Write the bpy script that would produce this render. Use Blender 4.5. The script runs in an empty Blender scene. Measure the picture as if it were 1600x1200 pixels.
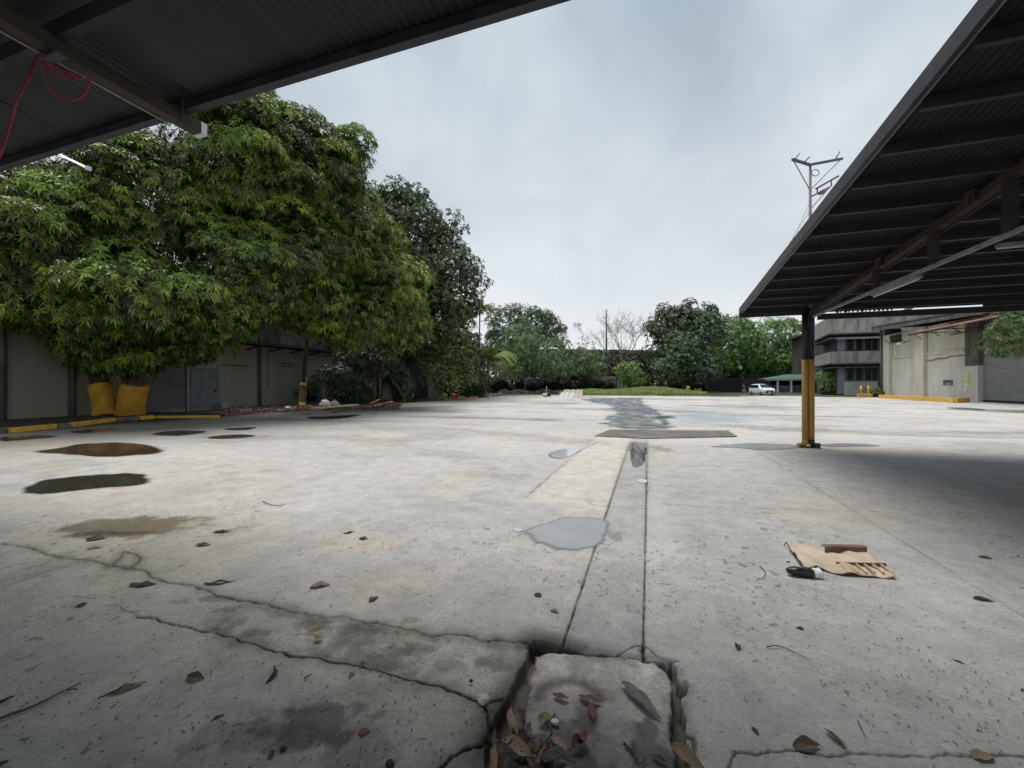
import bpy, bmesh, math, random
import numpy as np
from mathutils import Vector, Matrix
R_ = math.radians
SC = bpy.context.scene
COL = SC.collection
PI = math.pi

# ------------------------------------------------------------------ camera
CAM_H = 1.6
FPX = 638.0            # focal length in pixels of the 1600 px wide photograph
YAW = R_(18.5)
HOR = 601.5
cd = bpy.data.cameras.new('camera')
cam = bpy.data.objects.new('camera', cd); COL.objects.link(cam)
cam.location = (0, 0, CAM_H)
cam.rotation_euler = (R_(90), 0, YAW)
cd.sensor_width = 36; cd.lens = 36 * FPX / 1600
cd.shift_y = (HOR - 600) / 1600
cd.clip_start = 0.05; cd.clip_end = 6000
SC.camera = cam

# ------------------------------------------------------------------ world: overcast sky
SUN_EL, SUN_ROT = R_(77), R_(-75)
w = bpy.data.worlds.new('World'); SC.world = w; w.use_nodes = True
nt = w.node_tree; nt.nodes.clear()
def N(t, **k):
    n = nt.nodes.new(t)
    for a, b in k.items(): setattr(n, a, b)
    return n
out = N('ShaderNodeOutputWorld'); bg = N('ShaderNodeBackground'); bg.inputs[1].default_value = 0.1
sky = N('ShaderNodeTexSky', sky_type='NISHITA'); sky.sun_disc = False
sky.sun_elevation = SUN_EL; sky.sun_rotation = SUN_ROT; sky.air_density = 1.5; sky.dust_density = 3
tc = N('ShaderNodeTexCoord'); sep = N('ShaderNodeSeparateXYZ')
nt.links.new(tc.outputs['Generated'], sep.inputs[0])
mz = N('ShaderNodeMath', operation='MAXIMUM'); mz.inputs[1].default_value = 0.0
nt.links.new(sep.outputs[2], mz.inputs[0])
az = N('ShaderNodeMath', operation='ADD'); az.inputs[1].default_value = 0.45
nt.links.new(mz.outputs[0], az.inputs[0])
dv = N('ShaderNodeVectorMath', operation='DIVIDE'); cmb = N('ShaderNodeCombineXYZ')
for i in range(3): nt.links.new(az.outputs[0], cmb.inputs[i])
nt.links.new(tc.outputs['Generated'], dv.inputs[0]); nt.links.new(cmb.outputs[0], dv.inputs[1])
mp = N('ShaderNodeMapping'); mp.inputs['Scale'].default_value = (1.0, 0.8, 0.8); mp.inputs['Location'].default_value = (2.1, 0.7, 0)
mp.inputs['Rotation'].default_value = (0, 0, R_(25))
nt.links.new(dv.outputs[0], mp.inputs[0])
n1 = N('ShaderNodeTexNoise'); n1.inputs['Scale'].default_value = 2.3; n1.inputs['Detail'].default_value = 6; n1.inputs['Roughness'].default_value = 0.5
n1.inputs['Distortion'].default_value = 0.25
nt.links.new(mp.outputs[0], n1.inputs['Vector'])
cr = N('ShaderNodeValToRGB')
e = cr.color_ramp.elements
e[0].position = 0.32; e[0].color = (0.345, 0.425, 0.485, 1)
e[1].position = 0.68; e[1].color = (0.64, 0.72, 0.765, 1)
x = e.new(0.48); x.color = (0.45, 0.54, 0.61, 1)
nt.links.new(n1.outputs['Fac'], cr.inputs[0])
# brighter towards the horizon
hr = N('ShaderNodeMapRange'); hr.inputs[1].default_value = 0.0; hr.inputs[2].default_value = 0.66; hr.inputs[3].default_value = 0.92; hr.inputs[4].default_value = 0.0
nt.links.new(sep.outputs[2], hr.inputs[0])
mh = N('ShaderNodeMix', data_type='RGBA'); mh.inputs[7].default_value = (0.93, 0.95, 0.97, 1)
nt.links.new(hr.outputs[0], mh.inputs[0]); nt.links.new(cr.outputs[0], mh.inputs[6])
gain = N('ShaderNodeVectorMath', operation='SCALE'); gain.inputs['Scale'].default_value = 7.4
nt.links.new(mh.outputs[2], gain.inputs[0])
mx = N('ShaderNodeMix', data_type='RGBA'); mx.inputs[0].default_value = 0.94
nt.links.new(sky.outputs[0], mx.inputs[6]); nt.links.new(gain.outputs[0], mx.inputs[7])
nt.links.new(mx.outputs[2], bg.inputs[0]); nt.links.new(bg.outputs[0], out.inputs[0])

# ------------------------------------------------------------------ sun behind the clouds
sl = bpy.data.lights.new('sun', 'SUN'); sl.energy = 2.3; sl.angle = R_(40); sl.color = (1, 0.97, 0.92)
so = bpy.data.objects.new('sun', sl); COL.objects.link(so)
so.rotation_euler = Vector((-math.sin(SUN_ROT) * math.cos(SUN_EL), -math.cos(SUN_ROT) * math.cos(SUN_EL), -math.sin(SUN_EL))).to_track_quat('-Z', 'Y').to_euler()
SC.view_settings.view_transform = 'Standard'; SC.view_settings.look = 'None'
SC.view_settings.gamma = 1; SC.view_settings.use_curve_mapping = False
SC.view_settings.exposure = 0.46
SC.cycles.max_bounces = 6; SC.cycles.diffuse_bounces = 3; SC.cycles.glossy_bounces = 3
SC.cycles.volume_bounces = 1; SC.cycles.transparent_max_bounces = 8

# ------------------------------------------------------------------ places: pixel of the photo + depth -> point
FW = Vector((-math.sin(YAW), math.cos(YAW), 0)); RT = Vector((math.cos(YAW), math.sin(YAW), 0))
def at3(px, py, d):
    p = (FW + RT * ((px - 800) / FPX)) * d
    return Vector((p.x, p.y, CAM_H + d * (HOR - py) / FPX))
def G(px, py, z=0.0):
    p = at3(px, py, FPX * CAM_H / (py - HOR)); p.z = z; return p
def onX(px, X):                    # point on the vertical plane x = X seen at column px -> (depth, y)
    t = (px - 800) / FPX
    d = X / (FW.x + RT.x * t)
    return d, d * (FW.y + RT.y * t)
def wx(px, py, X):                 # y, z on plane x = X
    d, y = onX(px, X); return y, CAM_H + d * (HOR - py) / FPX
def onY(px, Y):
    t = (px - 800) / FPX
    d = Y / (FW.y + RT.y * t)
    return d, d * (FW.x + RT.x * t)
def wy(px, py, Y):
    d, x = onY(px, Y); return x, CAM_H + d * (HOR - py) / FPX

# ------------------------------------------------------------------ helpers
def tag(o, label=None, cat=None, group=None, kind=None):
    if label: o['label'] = label
    if cat: o['category'] = cat
    if group: o['group'] = group
    if kind: o['kind'] = kind
    return o
def empty(name, loc, label, cat, group=None, rz=0):
    o = bpy.data.objects.new(name, None); COL.objects.link(o)
    o.location = loc; o.rotation_euler = (0, 0, rz); o.empty_display_size = 0.2
    return tag(o, label, cat, group)
class MB:
    """collects shapes and links them as one mesh object"""
    def __init__(s): s.v = []; s.f = []; s.sm = []
    def add(s, vs, fs, smooth=False):
        n = len(s.v); s.v += [tuple(v) for v in vs]
        for f in fs: s.f.append(tuple(i + n for i in f)); s.sm.append(smooth)
        return s
    def box(s, x0, y0, z0, x1, y1, z1):
        if x0 > x1: x0, x1 = x1, x0
        if y0 > y1: y0, y1 = y1, y0
        if z0 > z1: z0, z1 = z1, z0
        vs = [(x0, y0, z0), (x1, y0, z0), (x1, y1, z0), (x0, y1, z0), (x0, y0, z1), (x1, y0, z1), (x1, y1, z1), (x0, y1, z1)]
        return s.add(vs, [(3, 2, 1, 0), (4, 5, 6, 7), (0, 1, 5, 4), (1, 2, 6, 5), (2, 3, 7, 6), (3, 0, 4, 7)])
    def bar(s, a, b, wd, ht, up=(0, 0, 1)):
        a = Vector(a); b = Vector(b); d = (b - a).normalized(); up = Vector(up)
        if abs(d.dot(up)) > 0.99: up = Vector((0, 1, 0))
        sd = d.cross(up).normalized(); u = sd.cross(d)
        vs = []
        for p in (a, b):
            for i, j in ((-1, -1), (1, -1), (1, 1), (-1, 1)): vs.append(p + sd * (i * wd / 2) + u * (j * ht / 2))
        return s.add(vs, [(0, 3, 2, 1), (4, 5, 6, 7), (0, 1, 5, 4), (1, 2, 6, 5), (2, 3, 7, 6), (3, 0, 4, 7)])
    def tube(s, pts, rad, n=8, cap=True, jit=0, rng=None):
        pts = [Vector(p) for p in pts]
        if not isinstance(rad, (list, tuple)): rad = [rad] * len(pts)
        vs = []; fs = []
        prev = None
        for i, p in enumerate(pts):
            if i == 0: d = pts[1] - pts[0]
            elif i == len(pts) - 1: d = pts[-1] - pts[-2]
            else: d = pts[i + 1] - pts[i - 1]
            d.normalize()
            if prev is None:
                u = Vector((1, 0, 0)) if abs(d.x) < 0.9 else Vector((0, 1, 0))
            else: u = prev
            a = (u - d * u.dot(d)).normalized(); b = d.cross(a); prev = a
            for k in range(n):
                t = 2 * PI * k / n
                r = rad[i] * (1 + (rng.uniform(-jit, jit) if jit else 0))
                vs.append(p + (a * math.cos(t) + b * math.sin(t)) * r)
        for i in range(len(pts) - 1):
            for k in range(n):
                k2 = (k + 1) % n
                fs.append((i * n + k, i * n + k2, (i + 1) * n + k2, (i + 1) * n + k))
        s.add(vs, fs, True)
        if cap:
            m = len(s.v) - len(vs)
            s.f.append(tuple(m + k for k in reversed(range(n)))); s.sm.append(False)
            s.f.append(tuple(m + (len(pts) - 1) * n + k for k in range(n))); s.sm.append(False)
        return s
    def prism(s, poly, z0, z1):
        n = len(poly)
        vs = [(p[0], p[1], z0) for p in poly] + [(p[0], p[1], z1) for p in poly]
        fs = [tuple(reversed(range(n))), tuple(range(n, 2 * n))] + [(i, (i + 1) % n, n + (i + 1) % n, n + i) for i in range(n)]
        return s.add(vs, fs)
    def build(s, name, mat, parent=None, bevel=0, label=None):
        me = bpy.data.meshes.new(name); me.from_pydata(s.v, [], s.f); me.update()
        me.polygons.foreach_set('use_smooth', s.sm)
        me.materials.append(mat)
        o = bpy.data.objects.new(name, me); COL.objects.link(o)
        if parent:
            o.parent = parent
            o.matrix_parent_inverse = parent_inv(parent)
        if bevel:
            b = o.modifiers.new('bevel', 'BEVEL'); b.width = bevel; b.segments = 2; b.limit_method = 'ANGLE'
        if label: o['label'] = label
        return o
def parent_inv(p):
    m = Matrix.LocRotScale(p.location, p.rotation_euler, p.scale)
    if p.parent: m = Matrix.Identity(4) if p.parent is None else (world_m(p))
    return m.inverted()
def world_m(p):
    m = Matrix.LocRotScale(p.location, p.rotation_euler, p.scale)
    if p.parent: return world_m(p.parent) @ p.matrix_parent_inverse @ m
    return m
def npmesh(name, V, F, mat, cols=None, parent=None, smooth=False, extra=None):
    """V (n,3), F (m,k) numpy -> object; cols (n,3) vertex colour"""
    me = bpy.data.meshes.new(name)
    n = len(V); m, k = F.shape
    me.vertices.add(n); me.vertices.foreach_set('co', V.astype(np.float32).ravel())
    me.loops.add(m * k); me.loops.foreach_set('vertex_index', F.astype(np.int32).ravel())
    me.polygons.add(m); me.polygons.foreach_set('loop_start', np.arange(0, m * k, k, dtype=np.int32))
    me.update(calc_edges=True)
    me.polygons.foreach_set('use_smooth', np.full(m, smooth, dtype=bool))
    if cols is not None:
        ca = me.color_attributes.new('Col', 'FLOAT_COLOR', 'POINT')
        c4 = np.ones((n, 4), np.float32); c4[:, :3] = cols
        ca.data.foreach_set('color', c4.ravel())
    if extra is not None:
        for nm, arr in extra.items():
            at = me.attributes.new(nm, 'FLOAT', 'POINT'); at.data.foreach_set('value', arr.astype(np.float32))
    me.materials.append(mat)
    o = bpy.data.objects.new(name, me); COL.objects.link(o)
    if parent:
        o.parent = parent; o.matrix_parent_inverse = parent_inv(parent)
    return o

# numpy value noise
def _h(i, j, s):
    x = (i.astype(np.int64) * 374761393 + j.astype(np.int64) * 668265263 + s * 982451653) & 0xffffffff
    x = ((x ^ (x >> 13)) * 1274126177) & 0xffffffff
    return ((x ^ (x >> 16)) & 0xffff) / 65535.0
def vnoise(x, y, s=0):
    i = np.floor(x); j = np.floor(y); fx = x - i; fy = y - j
    fx = fx * fx * (3 - 2 * fx); fy = fy * fy * (3 - 2 * fy)
    a = _h(i, j, s); b = _h(i + 1, j, s); c = _h(i, j + 1, s); d = _h(i + 1, j + 1, s)
    return (a * (1 - fx) + b * fx) * (1 - fy) + (c * (1 - fx) + d * fx) * fy
def fbm(x, y, s=0, o=4):
    r = 0; a = 0.5; t = 0
    for k in range(o):
        r = r + a * vnoise(x * 2 ** k, y * 2 ** k, s + k * 7); t += a; a *= 0.5
    return r / t

# ------------------------------------------------------------------ materials
def newmat(name):
    m = bpy.data.materials.new(name); m.use_nodes = True
    t = m.node_tree; b = t.nodes['Principled BSDF']
    return m, t, b
def L(t, a, b): t.links.new(a, b)
def texmat(name, c1, c2, rough=0.8, scale=1.0, stretch=(1, 1, 1), bump=0.0, bscale=20, metal=0, spec=0.4, detail=5, pos=0.5, c3=None, coord='Object', width=0.25):
    """two or three tone noise material with bump"""
    m, t, b = newmat(name)
    tc = t.nodes.new('ShaderNodeTexCoord'); mp = t.nodes.new('ShaderNodeMapping'); mp.inputs['Scale'].default_value = stretch
    L(t, tc.outputs[coord], mp.inputs[0])
    n = t.nodes.new('ShaderNodeTexNoise'); n.inputs['Scale'].default_value = scale; n.inputs['Detail'].default_value = detail; n.inputs['Roughness'].default_value = 0.6
    L(t, mp.outputs[0], n.inputs['Vector'])
    r = t.nodes.new('ShaderNodeValToRGB'); e = r.color_ramp.elements
    e[0].position = pos - width / 2; e[1].position = pos + width / 2
    e[0].color = (*c1, 1); e[1].color = (*c2, 1)
    if c3: q = e.new(min(0.97, pos + width * 0.9)); q.color = (*c3, 1)
    L(t, n.outputs['Fac'], r.inputs[0]); L(t, r.outputs[0], b.inputs['Base Color'])
    b.inputs['Roughness'].default_value = rough; b.inputs['Metallic'].default_value = metal
    b.inputs['Specular IOR Level'].default_value = spec
    if bump:
        n2 = t.nodes.new('ShaderNodeTexNoise'); n2.inputs['Scale'].default_value = bscale; n2.inputs['Detail'].default_value = 4
        L(t, tc.outputs[coord], n2.inputs['Vector'])
        bp = t.nodes.new('ShaderNodeBump'); bp.inputs['Strength'].default_value = bump; bp.inputs['Distance'].default_value = 0.02
        L(t, n2.outputs['Fac'], bp.inputs['Height']); L(t, bp.outputs[0], b.inputs['Normal'])
    return m
def leafmat(name, tint=(1, 1, 1), rough=0.45, trans=0.25):
    m, t, b = newmat(name)
    a = t.nodes.new('ShaderNodeVertexColor'); a.layer_name = 'Col'
    mu = t.nodes.new('ShaderNodeMix'); mu.data_type = 'RGBA'; mu.blend_type = 'MULTIPLY'; mu.inputs[0].default_value = 1
    mu.inputs[7].default_value = (*tint, 1)
    L(t, a.outputs[0], mu.inputs[6]); L(t, mu.outputs[2], b.inputs['Base Color'])
    b.inputs['Roughness'].default_value = .38; b.inputs['Specular IOR Level'].default_value = 0.6
    if trans:
        tr = t.nodes.new('ShaderNodeBsdfTranslucent'); ms = t.nodes.new('ShaderNodeMixShader'); ms.inputs[0].default_value = trans
        o = t.nodes['Material Output']
        L(t, mu.outputs[2], tr.inputs[0]); L(t, b.outputs[0], ms.inputs[1]); L(t, tr.outputs[0], ms.inputs[2]); L(t, ms.outputs[0], o.inputs[0])
    return m
M = {}
M['wall_cream'] = texmat('wall_cream', (0.22, 0.215, 0.17), (0.33, 0.32, 0.26), scale=0.7, stretch=(1, 1, 0.35), bump=0.2, rough=0.9, width=0.5)
M['concrete_old'] = texmat('concrete_old', (0.16, 0.155, 0.14), (0.38, 0.37, 0.34), scale=1.1, stretch=(1.3, 1.3, 0.3), bump=0.5, bscale=9, rough=0.95, pos=0.47, width=0.3)
M['concrete_pale'] = texmat('concrete_pale', (0.42, 0.42, 0.38), (0.60, 0.595, 0.54), scale=0.6, stretch=(1, 1, 0.5), bump=0.3, bscale=8, rough=0.92, width=0.4)
M['concrete_upper'] = texmat('concrete_upper', (0.42, 0.405, 0.33), (0.60, 0.58, 0.47), scale=0.8, stretch=(1, 1, 0.4), bump=0.3, bscale=8, rough=0.92, width=0.4)
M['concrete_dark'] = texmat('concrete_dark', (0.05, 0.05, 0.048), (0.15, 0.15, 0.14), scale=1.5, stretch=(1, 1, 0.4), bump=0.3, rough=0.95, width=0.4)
M['dark_steel'] = texmat('dark_steel', (0.012, 0.011, 0.011), (0.035, 0.030, 0.028), scale=3, rough=0.65, bump=0.1, width=0.4)
M['rust_steel'] = texmat('rust_steel', (0.016, 0.012, 0.011), (0.05, 0.030, 0.023), scale=4, rough=0.8, bump=0.3, width=0.35)
M['purlin'] = texmat('purlin', (0.014, 0.013, 0.015), (0.038, 0.036, 0.038), scale=2, rough=0.6, width=0.4)
M['light_steel'] = texmat('light_steel', (0.16, 0.16, 0.155), (0.30, 0.30, 0.29), scale=5, rough=0.6, bump=0.1, width=0.4)
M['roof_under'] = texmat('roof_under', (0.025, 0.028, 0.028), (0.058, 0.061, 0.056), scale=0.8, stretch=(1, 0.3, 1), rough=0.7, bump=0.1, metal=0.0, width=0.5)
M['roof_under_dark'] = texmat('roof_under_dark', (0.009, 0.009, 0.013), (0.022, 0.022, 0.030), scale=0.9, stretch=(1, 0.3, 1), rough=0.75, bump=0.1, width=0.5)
M['yellow_paint'] = texmat('yellow_paint', (0.36, 0.19, 0.03), (0.72, 0.40, 0.04), scale=4, rough=0.85, bump=0.8, bscale=15, width=0.4, c3=(0.78, 0.47, 0.08), stretch=(1, 1, .4))
M['kerb_yellow'] = texmat('kerb_yellow', (0.42, 0.27, 0.07), (0.72, 0.42, 0.06), scale=5, rough=0.85, bump=0.4, bscale=20, pos=0.42, width=0.3)
M['kerb_bare'] = texmat('kerb_bare', (0.09, 0.085, 0.07), (0.2, 0.18, 0.13), scale=5, rough=0.95, bump=0.5, bscale=20)
M['column_yellow'] = texmat('column_yellow', (0.34, 0.19, 0.04), (0.54, 0.31, 0.06), scale=2.5, stretch=(2, 2, 0.4), rough=0.55, bump=0.15, width=0.5)
M['column_black'] = texmat('column_black', (0.014, 0.013, 0.016), (0.035, 0.03, 0.035), scale=4, rough=0.5, bump=0.1)
M['bark'] = texmat('bark', (0.025, 0.02, 0.015), (0.10, 0.085, 0.065), scale=6, stretch=(1, 1, 0.25), rough=0.95, bump=0.9, bscale=12)
M['bark_pale'] = texmat('bark_pale', (0.12, 0.105, 0.08), (0.27, 0.24, 0.19), scale=6, stretch=(1, 1, 0.25), rough=0.95, bump=0.6, bscale=12)
M['shutter'] = texmat('shutter', (0.17, 0.18, 0.18), (0.27, 0.275, 0.27), scale=1.2, stretch=(0.5, 0.5, 2), rough=0.6, bump=0.1, width=0.5)
M['shutter_dark'] = texmat('shutter_dark', (0.10, 0.105, 0.11), (0.18, 0.185, 0.19), scale=1.5, stretch=(1, 1, 0.5), rough=0.6, bump=0.1, width=0.5)
M['door_grey'] = texmat('door_grey', (0.11, 0.13, 0.14), (0.2, 0.22, 0.23), scale=2, rough=0.7, bump=0.1, width=0.5)
M['glass_dark'] = texmat('glass_dark', (0.01, 0.01, 0.012), (0.02, 0.022, 0.025), scale=2, rough=0.15, spec=0.5)
M['white_paint'] = texmat('white_paint', (0.55, 0.56, 0.56), (0.72, 0.73, 0.73), scale=3, rough=0.6, width=0.5)
M['lavender'] = texmat('lavender', (0.24, 0.22, 0.30), (0.33, 0.31, 0.40), scale=2, rough=0.8, width=0.5)
M['red_roof'] = texmat('red_roof', (0.12, 0.05, 0.042), (0.30, 0.15, 0.13), scale=0.9, stretch=(0.5, 1, 1), rough=0.8, bump=0.1, width=0.5)
M['green_roof'] = texmat('green_roof', (0.05, 0.11, 0.075), (0.10, 0.18, 0.13), scale=1.5, rough=0.7, bump=0.1, width=0.5)
M['black_gate'] = texmat('black_gate', (0.011, 0.012, 0.017), (0.02, 0.021, 0.028), scale=1, rough=0.6)
M['blue_grey'] = texmat('blue_grey', (0.10, 0.13, 0.16), (0.19, 0.22, 0.26), scale=2, rough=0.8, width=0.5)
M['red_cable'] = texmat('red_cable', (0.22, 0.015, 0.035), (0.36, 0.03, 0.06), scale=9, rough=0.5)
M['black_rubber'] = texmat('black_rubber', (0.008, 0.008, 0.008), (0.02, 0.02, 0.02), scale=9, rough=0.6)
M['wood_old'] = texmat('wood_old', (0.03, 0.025, 0.022), (0.085, 0.072, 0.06), scale=3, stretch=(3, 0.3, 3), rough=0.9, bump=0.3, width=0.5)
M['wood_pale'] = texmat('wood_pale', (0.34, 0.25, 0.15), (0.52, 0.4, 0.26), scale=3, stretch=(0.5, 3, 3), rough=0.9, bump=0.3, width=0.5)
M['cardboard'] = texmat('cardboard', (0.33, 0.26, 0.195), (0.50, 0.41, 0.315), scale=3.2, rough=0.9, bump=0.15, pos=0.47, width=0.3)
M['cardboard_dark'] = texmat('cardboard_dark', (0.10, 0.055, 0.04), (0.17, 0.10, 0.075), scale=8, rough=0.9, bump=0.15)
M['plastic_white'] = texmat('plastic_white', (0.5, 0.5, 0.48), (0.78, 0.78, 0.76), scale=9, rough=0.35, bump=0.3, bscale=30)
M['plastic_black'] = texmat('plastic_black', (0.008, 0.008, 0.009), (0.02, 0.02, 0.022), scale=9, rough=0.28, bump=0.5, bscale=25)
M['red_cloth'] = texmat('red_cloth', (0.45, 0.03, 0.04), (0.65, 0.08, 0.08), scale=5, rough=0.8)
M['pole_steel'] = texmat('pole_steel', (0.16, 0.12, 0.11), (0.27, 0.2, 0.18), scale=3, rough=0.7, stretch=(1, 1, 0.2), width=0.5)
M['steel_arm'] = texmat('steel_arm', (0.06, 0.065, 0.075), (0.11, 0.115, 0.125), scale=5, rough=0.6)
M['viaduct'] = texmat('viaduct', (0.12, 0.115, 0.10), (0.27, 0.26, 0.23), scale=0.25, stretch=(1, 1, 0.7), rough=0.95, width=0.4)
M['sign_green'] = texmat('sign_green', (0.48, 0.58, 0.05), (0.60, 0.70, 0.10), scale=5, rough=0.5)
def flat(name, c, rough=0.5, spec=0.4, metal=0, emit=0):
    m, t, b = newmat(name); b.inputs['Base Color'].default_value = (*c, 1); b.inputs['Roughness'].default_value = rough
    b.inputs['Specular IOR Level'].default_value = spec; b.inputs['Metallic'].default_value = metal
    if emit:
        b.inputs['Emission Color'].default_value = (*c, 1); b.inputs['Emission Strength'].default_value = emit
    return m
M['car_white'] = flat('car_white', (0.78, 0.79, 0.80), 0.25, 0.5)
M['car_black'] = flat('car_black', (0.012, 0.012, 0.014), 0.35)
M['car_glass'] = flat('car_glass', (0.015, 0.018, 0.02), 0.08, 0.5)
M['lamp_glass'] = flat('lamp_glass', (0.6, 0.62, 0.63), 0.12, 0.5)
M['rim'] = flat('rim', (0.4, 0.41, 0.42), 0.3, metal=0.8)
M['tube_lit'] = flat('tube_lit', (0.95, 0.97, 1.0), 0.4, emit=0.6)
M['ink'] = flat('ink', (0.02, 0.02, 0.02), 0.7)
for nm, tr, ti in (('leaf', 0.3, (1, 1, 1)),): M[nm] = leafmat(nm, ti, trans=.10)

# ------------------------------------------------------------------ GROUND (one sheet with its joints, cracks and the open pit)
def polyline_dist(X, Y, pts, pad=0.25):
    """distance of every point to a polyline, only near it"""
    D = np.full(X.shape, 1e3)
    for (ax, ay), (bx, by) in zip(pts[:-1], pts[1:]):
        msk = (X > min(ax, bx) - pad) & (X < max(ax, bx) + pad) & (Y > min(ay, by) - pad) & (Y < max(ay, by) + pad)
        idx = np.nonzero(msk)
        if len(idx[0]) == 0: continue
        x = X[idx]; y = Y[idx]
        dx, dy = bx - ax, by - ay; l2 = dx * dx + dy * dy + 1e-12
        t = np.clip(((x - ax) * dx + (y - ay) * dy) / l2, 0, 1)
        dd = np.hypot(x - ax - t * dx, y - ay - t * dy)
        D[idx] = np.minimum(D[idx], dd)
    return D
def inpoly(X, Y, pts):
    r = np.zeros(X.shape, bool); n = len(pts)
    for i in range(n):
        x1, y1 = pts[i]; x2, y2 = pts[(i + 1) % n]
        c = ((y1 > Y) != (y2 > Y)) & (X < (x2 - x1) * (Y - y1) / (y2 - y1 + 1e-12) + x1)
        r ^= c
    return r
def GP(px): return [tuple(G(a, b)[:2]) for a, b in px]
def sdist(X, Y, pts, pad=1.0):
    """signed distance, positive inside, only meaningful within pad"""
    d = np.minimum(polyline_dist(X, Y, pts + [pts[0]], pad), pad)
    return np.where(inpoly(X, Y, pts), d, -d)
def sstep(a, b, x):
    t = np.clip((x - a) / (b - a), 0, 1); return t * t * (3 - 2 * t)

PIT = [(832, 997), (880, 1004), (915, 1017), (962, 1023), (1010, 1027), (1045, 1033), (1062, 1048), (1070, 1075), (1068, 1110), (1075, 1150), (1082, 1215), (1090, 1300), (720, 1300), (748, 1200), (764, 1150), (776, 1112), (796, 1070), (820, 1030)]
STRIP = [(395, 942), (455, 954), (540, 964), (620, 980), (700, 992), (780, 1001), (830, 1005), (800, 1070), (782, 1112), (755, 1107), (702, 1075), (630, 1059), (560, 1040), (485, 1026), (430, 1019), (375, 1002), (300, 978), (330, 950)]
CRACKS = [  # pixels, width m, depth m, darkness
 ([(0, 849), (25, 852), (50, 857), (75, 866), (95, 871), (125, 874), (147, 877), (162, 881), (175, 884), (212, 889), (227, 892), (237, 901), (262, 910), (287, 912), (325, 922), (350, 934), (375, 939), (400, 942)], 0.012, 0.02, 0.8),
 ([(395, 942), (420, 945), (455, 954), (485, 960), (540, 964), (570, 971), (600, 976), (620, 980), (680, 992), (730, 992), (755, 1001), (780, 1000), (832, 1004)], 0.010, 0.02, 0.7),
 ([(215, 964), (240, 967), (260, 971), (272, 976), (295, 977), (320, 986), (335, 986), (350, 994), (370, 996), (375, 1002), (400, 1004), (417, 1012), (430, 1019), (440, 1017), (455, 1024), (485, 1026), (510, 1029), (530, 1036), (560, 1040), (592, 1047), (630, 1059), (667, 1066), (702, 1075), (730, 1089), (742, 1094), (755, 1107), (762, 1122), (764, 1135), (762, 1150), (755, 1155), (730, 1170), (705, 1185), (690, 1200), (660, 1215)], 0.011, 0.035, 0.85),
 ([(742, 1094), (760, 1092), (785, 1088)], 0.014, 0.02, 0.7),
 ([(118, 930), (130, 933), (150, 934)], 0.008, 0.01, 0.6), ([(165, 946), (180, 946), (200, 955), (215, 963)], 0.008, 0.01, 0.5),
 ([(0, 920), (30, 908), (60, 898), (100, 884), (130, 876), (150, 872), (175, 860), (195, 855), (205, 852), (230, 846), (250, 838)], 0.009, 0.015, 0.6),
 ([(175, 884), (185, 876), (190, 868), (193, 862), (215, 866), (220, 872), (215, 880), (205, 887)], 0.012, 0.015, 0.75),
 ([(962, 1024), (975, 1018), (990, 1012), (1005, 1008), (1016, 1016), (1030, 1026), (1060, 1032)], 0.008, 0.015, 0.75),
 ([(1005, 1008), (1002, 1018), (1008, 1027)], 0.008, 0.015, 0.7),
 ([(1130, 1230), (1138, 1190), (1150, 1177), (1200, 1172), (1240, 1174), (1280, 1181), (1350, 1177), (1450, 1181), (1530, 1177), (1620, 1180)], 0.010, 0.012, 0.6),
 ([(1068, 1060), (1074, 1068), (1070, 1080)], 0.012, 0.02, 0.7), ([(1072, 1145), (1082, 1150), (1084, 1165), (1076, 1175)], 0.015, 0.02, 0.6),
 ([(1012, 726), (1100, 728), (1250, 729), (1600, 735)], 0.008, 0.006, 0.45),
 ([(1028, 787), (1120, 792), (1203, 795), (1370, 799)], 0.008, 0.008, 0.45),
 ([(915, 781), (950, 784)], 0.012, 0.01, 0.5), ([(915, 781), (925, 788), (950, 792)], 0.01, 0.01, 0.4),
 ([(950, 790), (1010, 795)], 0.008, 0.008, 0.5), ([(966, 747), (1012, 753)], 0.009, 0.008, 0.5),
 ([(1010, 755), (1013, 762), (1010, 770)], 0.02, 0.01, 0.5),
 ([(170, 730), (195, 726), (180, 722), (200, 719), (300, 725), (400, 728)], 0.014, 0.008, 0.35),
 ([(0, 758), (60, 748), (120, 738)], 0.014, 0.008, 0.3),
 ([(930, 846), (948, 852), (958, 850), (945, 843)], 0.006, 0.006, 0.5),
 ([(1180, 700), (1210, 710), (1240, 725)], 0.012, 0.01, 0.6),
 ([(880, 645), (940, 652), (1010, 655)], 0.03, 0.01, 0.5), ([(1040, 660), (1120, 664), (1200, 672), (1260, 676)], 0.03, 0.01, 0.45),
]
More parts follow.
